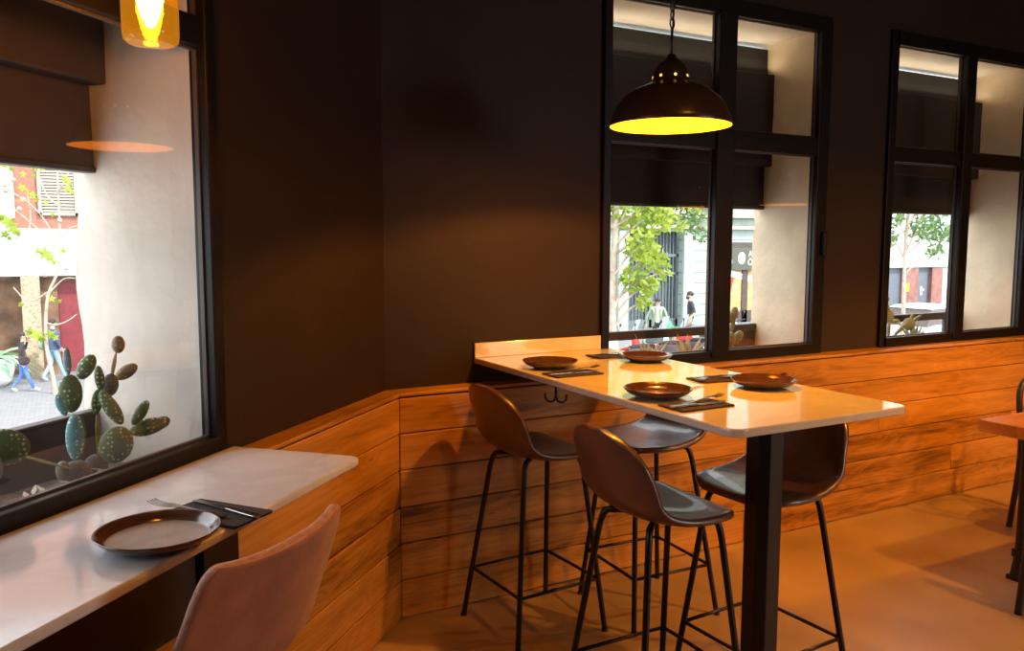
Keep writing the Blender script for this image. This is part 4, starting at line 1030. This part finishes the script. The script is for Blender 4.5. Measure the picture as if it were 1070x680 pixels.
# ---- parked motorbikes
def motorbike():
    r = empty('motorbike')
    for x in (-.62, .66):
        bm = BM(); tube(bm, [(x + .25 * math.cos(2 * PI * k / 24), 0, .30 + .25 * math.sin(2 * PI * k / 24)) for k in range(24)], .055, 8, closed=True); w_ = link('wheel', bm, M['tyre'], r)
        bm = BM(); lathe(bm, [(0, -.03), (.20, -.025), (.20, .025), (0, .03)], 18)
        for v in bm.verts: v.co = V((v.co.x + x, v.co.z, v.co.y + .30))
        link('rim', bm, M['chrome'], w_)
    def prof(name, poly, hw, mat, bev=.03):
        bm = BM(); a = [bm.verts.new((x, -hw, z)) for x, z in poly]; b = [bm.verts.new((x, hw, z)) for x, z in poly]; n = len(poly)
        bm.faces.new(a[::-1]); bm.faces.new(b)
        for i in range(n): bm.faces.new((a[i], a[(i + 1) % n], b[(i + 1) % n], b[i]))
        return link(name, bm, mat, r, bevel=bev)
    prof('bodywork', [(-.85, .62), (-.72, .80), (-.2, .74), (-.1, .42), (.22, .36), (.30, .30), (-.3, .28), (-.55, .45)], .15, M['moto_dark'])
    prof('front_shield', [(.30, .34), (.48, .98), (.56, 1.0), (.50, .66), (.42, .34)], .19, M['moto_dark'])
    prof('front_mudguard', [(.42, .58), (.66, .64), (.90, .56), (.88, .50), (.66, .57), (.46, .50)], .07, M['moto_dark'], .01)
    prof('seat', [(-.84, .82), (-.80, .88), (-.35, .86), (-.15, .78), (-.2, .745), (-.72, .80)], .14, M['tyre'])
    prof('top_box', [(-1.02, .92), (-1.04, 1.18), (-.74, 1.20), (-.70, .92)], .20, M['moto_dark'], .04)
    bm = BM(); tube(bm, [(.50, -.10, .95), (.66, -.10, .30)], .022, 8); tube(bm, [(.50, .10, .95), (.66, .10, .30)], .022, 8); link('fork', bm, M['chrome'], r)
    bm = BM(); tube(bm, smooth_path([(.34, -.36, 1.06), (.42, -.2, 1.05), (.48, 0, 1.0), (.42, .2, 1.05), (.34, .36, 1.06)]), .016, 8); link('handlebar', bm, M['tyre'], r)
    bm = BM(); ell(bm, (.58, 0, .88), (V((.05, 0, 0)), V((0, .09, 0)), V((0, 0, .07))), 12, 8); link('headlight', bm, M['white'], r)
    bm = BM(); vs = [bm.verts.new(p) for p in ((.55, -.20, .98), (.55, .20, .98), (.40, .16, 1.38), (.40, -.16, 1.38))]; bm.faces.new(vs); link('windscreen', bm, M['window_blue'], r)
    for s_ in (-1, 1):
        bm = BM(); tube(bm, [(.40, s_ * .26, 1.06), (.36, s_ * .32, 1.24)], .008, 6); ell(bm, (.36, s_ * .33, 1.27), (V((.015, 0, 0)), V((0, .06, 0)), V((0, 0, .045))), 10, 6); link('mirror', bm, M['tyre'], r)
    return r
mb = motorbike()
MB_ = [(12.75, 17.35, 1.95, 'moto_white', 'white scooter with a tall windscreen, leftmost of the parked motorbikes'), (13.6, 17.3, 2.1, 'moto_red', 'red scooter next to the white one, left of the middle of the parked row'), (14.45, 17.25, 1.9, 'moto_dark', 'dark grey scooter in the middle of the parked row'),
       (15.2, 17.25, 2.05, 'moto_red', 'red scooter below the woman with the green bag, right half of the parked row'), (16.1, 17.2, 2.0, 'moto_white', 'white scooter below the man in the black T-shirt'), (17.05, 17.3, 1.9, 'moto_blue', 'pale blue scooter at the right end of the row, behind the cactus')]
for i, (x, y, rz, mk, lab) in enumerate(MB_):
    q = mb if i == 0 else copy_tree(mb); q.location = (x, y, gz(x)); q.rotation_euler = (0, 0, rz); tag(q, lab, 'motorbike', 'scooters parked along the kerb')
    for ch in q.children:
        if ch.name.split('.')[0] in ('front_shield', 'front_mudguard', 'top_box') and not (i in (2,)):
            if i: ch.data = ch.data.copy()
            if ch.name.split('.')[0] != 'top_box' or i % 2: ch.data.materials[0] = M[mk]
# ---- parked car beyond the right-hand window
r = empty('car', (22.2, 15.3, gz(22.2)), math.radians(8), 'pale blue car parked in the street, only its roof showing above the window bar', 'car')
bm = BM(); body = [(-2.1, .30), (-2.15, .75), (-1.95, .92), (-1.2, .98), (1.0, .95), (1.9, .82), (2.12, .62), (2.1, .30)]
a = [bm.verts.new((x, -.84, z)) for x, z in body]; b = [bm.verts.new((x, .84, z)) for x, z in body]; n = len(body)
bm.faces.new(a[::-1]); bm.faces.new(b)
for i in range(n): bm.faces.new((a[i], a[(i + 1) % n], b[(i + 1) % n], b[i]))
link('body', bm, M['moto_blue'], r, bevel=.08, seg=3)
def cabin(name, x0, x1, x2, x3, z0, z1, hw0, hw1, mat, bev):
    bm = BM(); lo = [bm.verts.new(p) for p in ((x0, -hw0, z0), (x3, -hw0, z0), (x3, hw0, z0), (x0, hw0, z0))]; hi = [bm.verts.new(p) for p in ((x1, -hw1, z1), (x2, -hw1, z1), (x2, hw1, z1), (x1, hw1, z1))]
    bm.faces.new(lo[::-1]); bm.faces.new(hi)
    for i in range(4): bm.faces.new((lo[i], lo[(i + 1) % 4], hi[(i + 1) % 4], hi[i]))
    return link(name, bm, mat, r, bevel=bev, seg=3)
cabin('window_glass', -1.75, -1.2, .35, 1.1, .94, 1.40, .78, .62, M['shop_dark'], .02); cabin('roof', -1.26, -1.05, .2, .40, 1.385, 1.46, .64, .55, M['moto_blue'], .03)
for sx in (-1.3, 1.3):
    for sy in (-.78, .78):
        bm = BM(); tube(bm, [(sx, sy - .09, .31), (sx, sy + .09, .31)], .31, 24); w_ = link('wheel', bm, M['tyre'], r)
        bm = BM(); tube(bm, [(sx, sy - .095, .31), (sx, sy + .095, .31)], .19, 18); link('hubcap', bm, M['chrome'], w_)

# ---- people
def person(label, loc, rz, h, pose, mats, zones):
    """one skinned body; pose maps joints to points (x forward, y left, z up, for 1.70 m); zones give the clothing material per bone"""
    names = ['skin'] + [m for m in dict.fromkeys(mats.values()) if m != 'skin']
    J = {'pelvis': (0, 0, .94), 'waist': (0, 0, 1.10), 'chest': (.01, 0, 1.30), 'neck': (0, 0, 1.45), 'neck2': (.015, 0, 1.52), 'head': (.03, 0, 1.60), 'crown': (.02, 0, 1.675)}
    J.update(pose)
    R = {'pelvis': (.105, .145), 'waist': (.09, .125), 'chest': (.105, .15), 'neck': (.055, .06), 'neck2': (.05, .05), 'head': (.092, .076), 'crown': (.066, .058)}
    B = [('pelvis', 'waist', 'torso'), ('waist', 'chest', 'torso'), ('chest', 'neck', 'torso'), ('neck', 'neck2', 'skin'), ('neck2', 'head', 'skin'), ('head', 'crown', 'skin')]
    for s_ in 'LR':
        g = 1 if s_ == 'L' else -1
        for nme, rr in (('sh', .058), ('el', .044), ('wr', .03), ('hip', .088), ('kn', .06), ('an', .042), ('heel', .036), ('toe', .032)): R[nme + s_] = (rr, rr)
        B += [('chest', 'sh' + s_, 'torso'), ('sh' + s_, 'el' + s_, 'upper'), ('el' + s_, 'wr' + s_, 'fore'), ('pelvis', 'hip' + s_, 'leg'), ('hip' + s_, 'kn' + s_, 'leg'), ('kn' + s_, 'an' + s_, 'leg'), ('an' + s_, 'toe' + s_, 'shoe')]
        J.setdefault('sh' + s_, (0, g * .175, 1.40)); J.setdefault('hip' + s_, (0, g * .09, .90))
        # hand: palm then four fingers and a thumb
        e, w_ = V(J['el' + s_]), V(J['wr' + s_]); d = (w_ - e).normalized(); side = d.cross(V((0, 1, 0))).normalized() if abs(d.y) < .9 else V((1, 0, 0)); nn = d.cross(side)
        J['palm' + s_] = w_ + d * .07; R['palm' + s_] = (.03, .022); B.append(('wr' + s_, 'palm' + s_, 'skin'))
        for k, (o_, l_) in enumerate(((-.028, .062), (-.010, .074), (.010, .070), (.028, .055))):
            p = J['palm' + s_] + side * o_ + d * .03; q = p + d * l_ * .55 + nn * .012; t = q + d * l_ * .4 + nn * .03
            for n2, pp_ in (('a', p), ('b', q), ('c', t)): J['f%d%s%s' % (k, n2, s_)] = pp_; R['f%d%s%s' % (k, n2, s_)] = (.0095, .0095)
            B += [('palm' + s_, 'f%da%s' % (k, s_), 'skin'), ('f%da%s' % (k, s_), 'f%db%s' % (k, s_), 'skin'), ('f%db%s' % (k, s_), 'f%dc%s' % (k, s_), 'skin')]
        J['t1' + s_] = w_ + d * .04 + side * -.045; J['t2' + s_] = w_ + d * .085 + side * -.062; R['t1' + s_] = (.012, .012); R['t2' + s_] = (.010, .010)
        B += [('wr' + s_, 't1' + s_, 'skin'), ('t1' + s_, 't2' + s_, 'skin')]
    keys = [k for k in J if k in R]; idx = {k: i for i, k in enumerate(keys)}
    me = bpy.data.meshes.new('body'); me.from_pydata([tuple(V(J[k])) for k in keys], [(idx[a], idx[b]) for a, b, _ in B], [])
    o = bpy.data.objects.new('body', me); COL.objects.link(o); o.modifiers.new('Skin', 'SKIN')
    for k in keys:
        sv = me.skin_vertices[0].data[idx[k]]; sv.radius = R[k]; sv.use_root = (k == 'pelvis')
    sb = o.modifiers.new('Sub', 'SUBSURF'); sb.levels = 2; sb.render_levels = 2
    bpy.context.view_layer.update()
    m2 = bpy.data.meshes.new_from_object(o.evaluated_get(bpy.context.evaluated_depsgraph_get()))
    COL.objects.unlink(o); bpy.data.objects.remove(o)
    m2.materials.clear()
    for n_ in names: m2.materials.append(M[n_])
    segs = [(V(J[a]), V(J[b]), z) for a, b, z in B]
    for f in m2.polygons:
        c = f.center; best, bz = 9, 'skin'
        for a, b, z in segs:
            ab = b - a; t = max(0, min(1, (c - a).dot(ab) / max(ab.length_squared, 1e-9))); d = (c - a - ab * t).length
            if d < best: best, bz = d, z
        f.material_index = names.index(mats[bz]); f.use_smooth = True
    k = h / 1.70
    r = empty('person', loc, rz, label, 'person'); r.scale = (k, k, k)
    ob = bpy.data.objects.new('body', m2); COL.objects.link(ob); ob.parent = r
    H = V(J['head'])
    bm = BM(); ell(bm, H + V((.088, 0, -.015)), (V((.022, 0, 0)), V((0, .013, 0)), V((.004, 0, .024))), 8, 6); link('nose', bm, M['skin'], r)
    for g in (-1, 1):
        bm = BM(); ell(bm, H + V((-.005, g * .076, -.01)), (V((.02, 0, 0)), V((0, .010, 0)), V((0, 0, .032))), 8, 6); link('ear', bm, M['skin'], r)
        bm = BM(); sph(bm, H + V((.080, g * .030, .012)), .011, 8, 6); link('eye', bm, M['ink'], r)
    bm = BM(); ell(bm, H + V((.082, 0, -.055)), (V((.010, 0, 0)), V((0, .026, 0)), V((0, 0, .007))), 8, 6); link('mouth', bm, M['door_red'], r)
    return r, H
def hair(r, H, long=False, bun=False):
    bm = BM(); ell(bm, H + V((-.022, 0, .045)), (V((.098, 0, .02)), V((0, .092, 0)), V((-.02, 0, .082))), 16, 10)
    if long: ell(bm, H + V((-.075, 0, -.06)), (V((.045, 0, 0)), V((0, .085, 0)), V((0, 0, .13))), 14, 9)
    if bun: sph(bm, H + V((-.12, 0, .02)), .045)
    link('hair', bm, M['hair'], r)
walk = {'knR': (.10, -.09, .49), 'anR': (.24, -.09, .085), 'toeR': (.40, -.09, .04), 'knL': (-.02, .09, .49), 'anL': (-.28, .09, .12), 'toeL': (-.15, .09, .035)}
C_ = dict(skin='skin', torso='black_cloth', upper='black_cloth', fore='black_cloth', leg='jeans', shoe='shoe_white')
# woman on the phone (walking to the right in the view)
pz = dict(walk, elR=(-.06, -.24, 1.13), wrR=(-.02, -.25, .90), elL=(.10, .22, 1.16), wrL=(.16, .12, 1.42))
wl, wloc = math.radians(0 + 8), (-1.07, 25.85)
r, H = person('woman in a black top and blue jeans walking with a phone at her ear', (*wloc, gz(-1.07)), wl, 1.62, pz, C_, None); hair(r, H, True)
ph = empty('phone', r.location, wl, 'black phone held to the face of the woman in blue jeans', 'phone'); ph.scale = r.scale
bm = BM(); obox(bm, (.13, .145), (.075, .11), (1.46, 1.60)); link('case', bm, M['ink'], ph, bevel=.004)
bg_ = empty('shoulder_bag', r.location, wl, 'black shoulder bag at the hip of the woman in blue jeans', 'bag'); bg_.scale = r.scale
bm = BM(); ell(bm, (.02, -.30, .93), (V((.15, 0, 0)), V((0, .055, 0)), V((0, 0, .13))), 14, 8); link('pouch', bm, M['black_cloth'], bg_)
bm = BM(); tube(bm, smooth_path([(.08, -.29, 1.02), (.04, -.23, 1.32), (0, -.16, 1.47), (-.05, -.23, 1.32), (-.06, -.29, 1.02)]), .010, 6); link('strap', bm, M['black_cloth'], bg_)
# man walking away to the right
C2 = dict(C_, torso='navy_cloth', upper='navy_cloth', fore='navy_cloth', leg='jeans_pale')
pz = dict(walk, elR=(-.10, -.25, 1.14), wrR=(.05, -.25, .93), elL=(.10, .25, 1.14), wrL=(.22, .20, .95))
ml = math.radians(38)
r, H = person('person in a navy jacket and pale jeans walking away behind the bare tree', (-.34, 27.35, gz(-.34)), ml, 1.78, pz, C2, None); hair(r, H)
bm = BM(); lathe(bm, [(.15, -.30), (.165, -.1), (.16, .1), (.10, .22)], 16, V((0, 0, 1.18))); 
for v in bm.verts: v.co.y *= 1.25
link('jacket', bm, M['navy_cloth'], r)
bg_ = empty('shoulder_bag', r.location, ml, 'dark green bag hanging at the left side of the person in the navy jacket', 'bag'); bg_.scale = r.scale
bm = BM(); ell(bm, (-.05, .33, 1.0), (V((.16, 0, 0)), V((0, .07, 0)), V((0, 0, .16))), 14, 8); link('pouch', bm, M['green_cloth'], bg_)
bm = BM(); tube(bm, smooth_path([(.04, .32, 1.12), (0, .24, 1.36), (-.02, .14, 1.47), (-.06, .24, 1.34), (-.12, .32, 1.12)]), .012, 6); link('strap', bm, M['black_cloth'], bg_)
# woman with the green bag, facing us
C3 = dict(C_, torso='cream_cloth', upper='green_cloth', fore='green_cloth', leg='black_cloth')
pz = dict(walk, elR=(.02, -.32, 1.16), wrR=(.05, -.34, .92), elL=(.08, .28, 1.14), wrL=(.20, .30, 1.02))
wc = math.radians(228)
r, H = person('woman in sunglasses and an open sage cardigan walking with bags, by the iron gate', (15.63, 19.65, gz(15.63)), wc, 1.66, pz, C3, None); hair(r, H, False, True)
bm = BM(); 
for g in (-1, 1): ell(bm, H + V((.092, g * .034, .012)), (V((.010, 0, 0)), V((0, .030, 0)), V((0, 0, .022))), 10, 6)
link('sunglasses', bm, M['ink'], r)
bm = BM()
for g in (-1, 1):
    pts = [(.125, g * .05, 1.42), (.145, g * .09, 1.2), (.135, g * .12, .86), (-.02, g * .20, .82), (-.03, g * .19, 1.2), (.0, g * .17, 1.44)]
    a = [bm.verts.new(p) for p in pts]; bm.faces.new((a[0], a[1], a[4], a[5])); bm.faces.new((a[1], a[2], a[3], a[4]))
cg = link('cardigan', bm, M['green_cloth'], r); cg.modifiers.new('Solidify', 'SOLIDIFY').thickness = .02
gb = empty('carrier_bag', r.location, wc, 'bright green carrier bag in the hand of the woman in sunglasses', 'bag'); gb.scale = r.scale
bm = BM(); lathe(bm, [(0, .50), (.15, .52), (.20, .66), (.17, .86), (.07, 1.0), (.02, 1.06)], 14, V((.24, .33, 0)))
for i, v in enumerate(bm.verts): v.co += V((random.uniform(-.015, .015), random.uniform(-.015, .015), 0))
link('sack', bm, M['bag_green'], gb)
bm = BM(); tube(bm, smooth_path([(.22, .30, 1.0), (.22, .30, 1.05), (.25, .34, 1.05), (.26, .36, 1.0)]), .010, 6); link('handle', bm, M['bag_green'], gb)
pb = empty('handbag', r.location, wc, 'dusty pink bag below the green carrier bag of the woman in sunglasses', 'bag'); pb.scale = r.scale
bm = BM(); box(bm, .10, .22, .28, .66, .36, .66); link('body', bm, M['bag_pink'], pb, bevel=.03)
bm = BM(); tube(bm, smooth_path([(.16, .36, .65), (.18, .34, .90), (.20, .30, .98), (.17, .50, .88), (.16, .56, .65)]), .010, 6); link('handle', bm, M['bag_pink'], pb)
# man in a black T-shirt, in profile facing left
C4 = dict(C_, fore='skin', leg='grey_cloth')
pz = dict(walk, elR=(-.05, -.23, 1.12), wrR=(.10, -.22, .90), elL=(-.08, .25, 1.12), wrL=(.05, .27, .90))
mc = math.radians(150)
r, H = person('bearded man in a black T-shirt and grey-green trousers walking to the left', (16.62, 19.35, gz(16.62)), mc, 1.80, pz, C4, None); hair(r, H)
bm = BM(); ell(bm, H + V((.045, 0, -.065)), (V((.055, 0, 0)), V((0, .066, 0)), V((0, 0, .05))), 12, 8); link('beard', bm, M['hair'], r)


# ------------------------------------------------------------------ light, world, camera
w = bpy.data.worlds.new('World'); bpy.context.scene.world = w; w.use_nodes = True
nt = w.node_tree; bg = nt.nodes['Background']
sky = nt.nodes.new('ShaderNodeTexSky'); sky.sky_type = 'HOSEK_WILKIE'; sky.turbidity = 3.0; sky.ground_albedo = .4
sky.sun_direction = (.35, -.6, .72)
mx = nt.nodes.new('ShaderNodeMix'); mx.data_type = 'RGBA'; mx.inputs['Factor'].default_value = .75
nt.links.new(sky.outputs[0], mx.inputs[6]); mx.inputs[7].default_value = (.95, .97, 1.0, 1)
nt.links.new(mx.outputs[2], bg.inputs[0]); bg.inputs[1].default_value = SKY = 5.6
s = bpy.data.lights.new('sun', 'SUN'); s.energy = 6.5; s.angle = .01; s.color = (1, .95, .86)
so = bpy.data.objects.new('sun', s); COL.objects.link(so); so.rotation_euler = V((-.35, .6, -.72)).to_track_quat('-Z', 'Y').to_euler()

cam = bpy.data.cameras.new('camera'); co = bpy.data.objects.new('camera', cam); COL.objects.link(co)
cam.sensor_fit = 'HORIZONTAL'; cam.sensor_width = 36; cam.lens = 865 / 1070 * 36; cam.clip_start = .02; cam.clip_end = 300
hd = math.radians(61.53); pit = math.radians(5.68); rol = math.radians(.11)
fw = V((math.cos(hd), math.sin(hd), 0)); rt = V((math.sin(hd), -math.cos(hd), 0))
F = fw * math.cos(pit) - UZ * math.sin(pit); U_ = UZ * math.cos(pit) + fw * math.sin(pit)
R_ = rt * math.cos(rol) + U_ * math.sin(rol); U_ = U_ * math.cos(rol) - rt * math.sin(rol)
co.matrix_world = Matrix(((R_.x, U_.x, -F.x, 0), (R_.y, U_.y, -F.y, 0), (R_.z, U_.z, -F.z, 1.5), (0, 0, 0, 1)))
sc = bpy.context.scene; sc.camera = co
sc.view_settings.view_transform = 'Standard'; sc.view_settings.look = 'None'
sc.cycles.use_denoising = True
sc.cycles.sample_clamp_indirect = 4; sc.cycles.caustics_reflective = False; sc.cycles.caustics_refractive = False
sc.cycles.max_bounces = 10; sc.cycles.transparent_max_bounces = 16
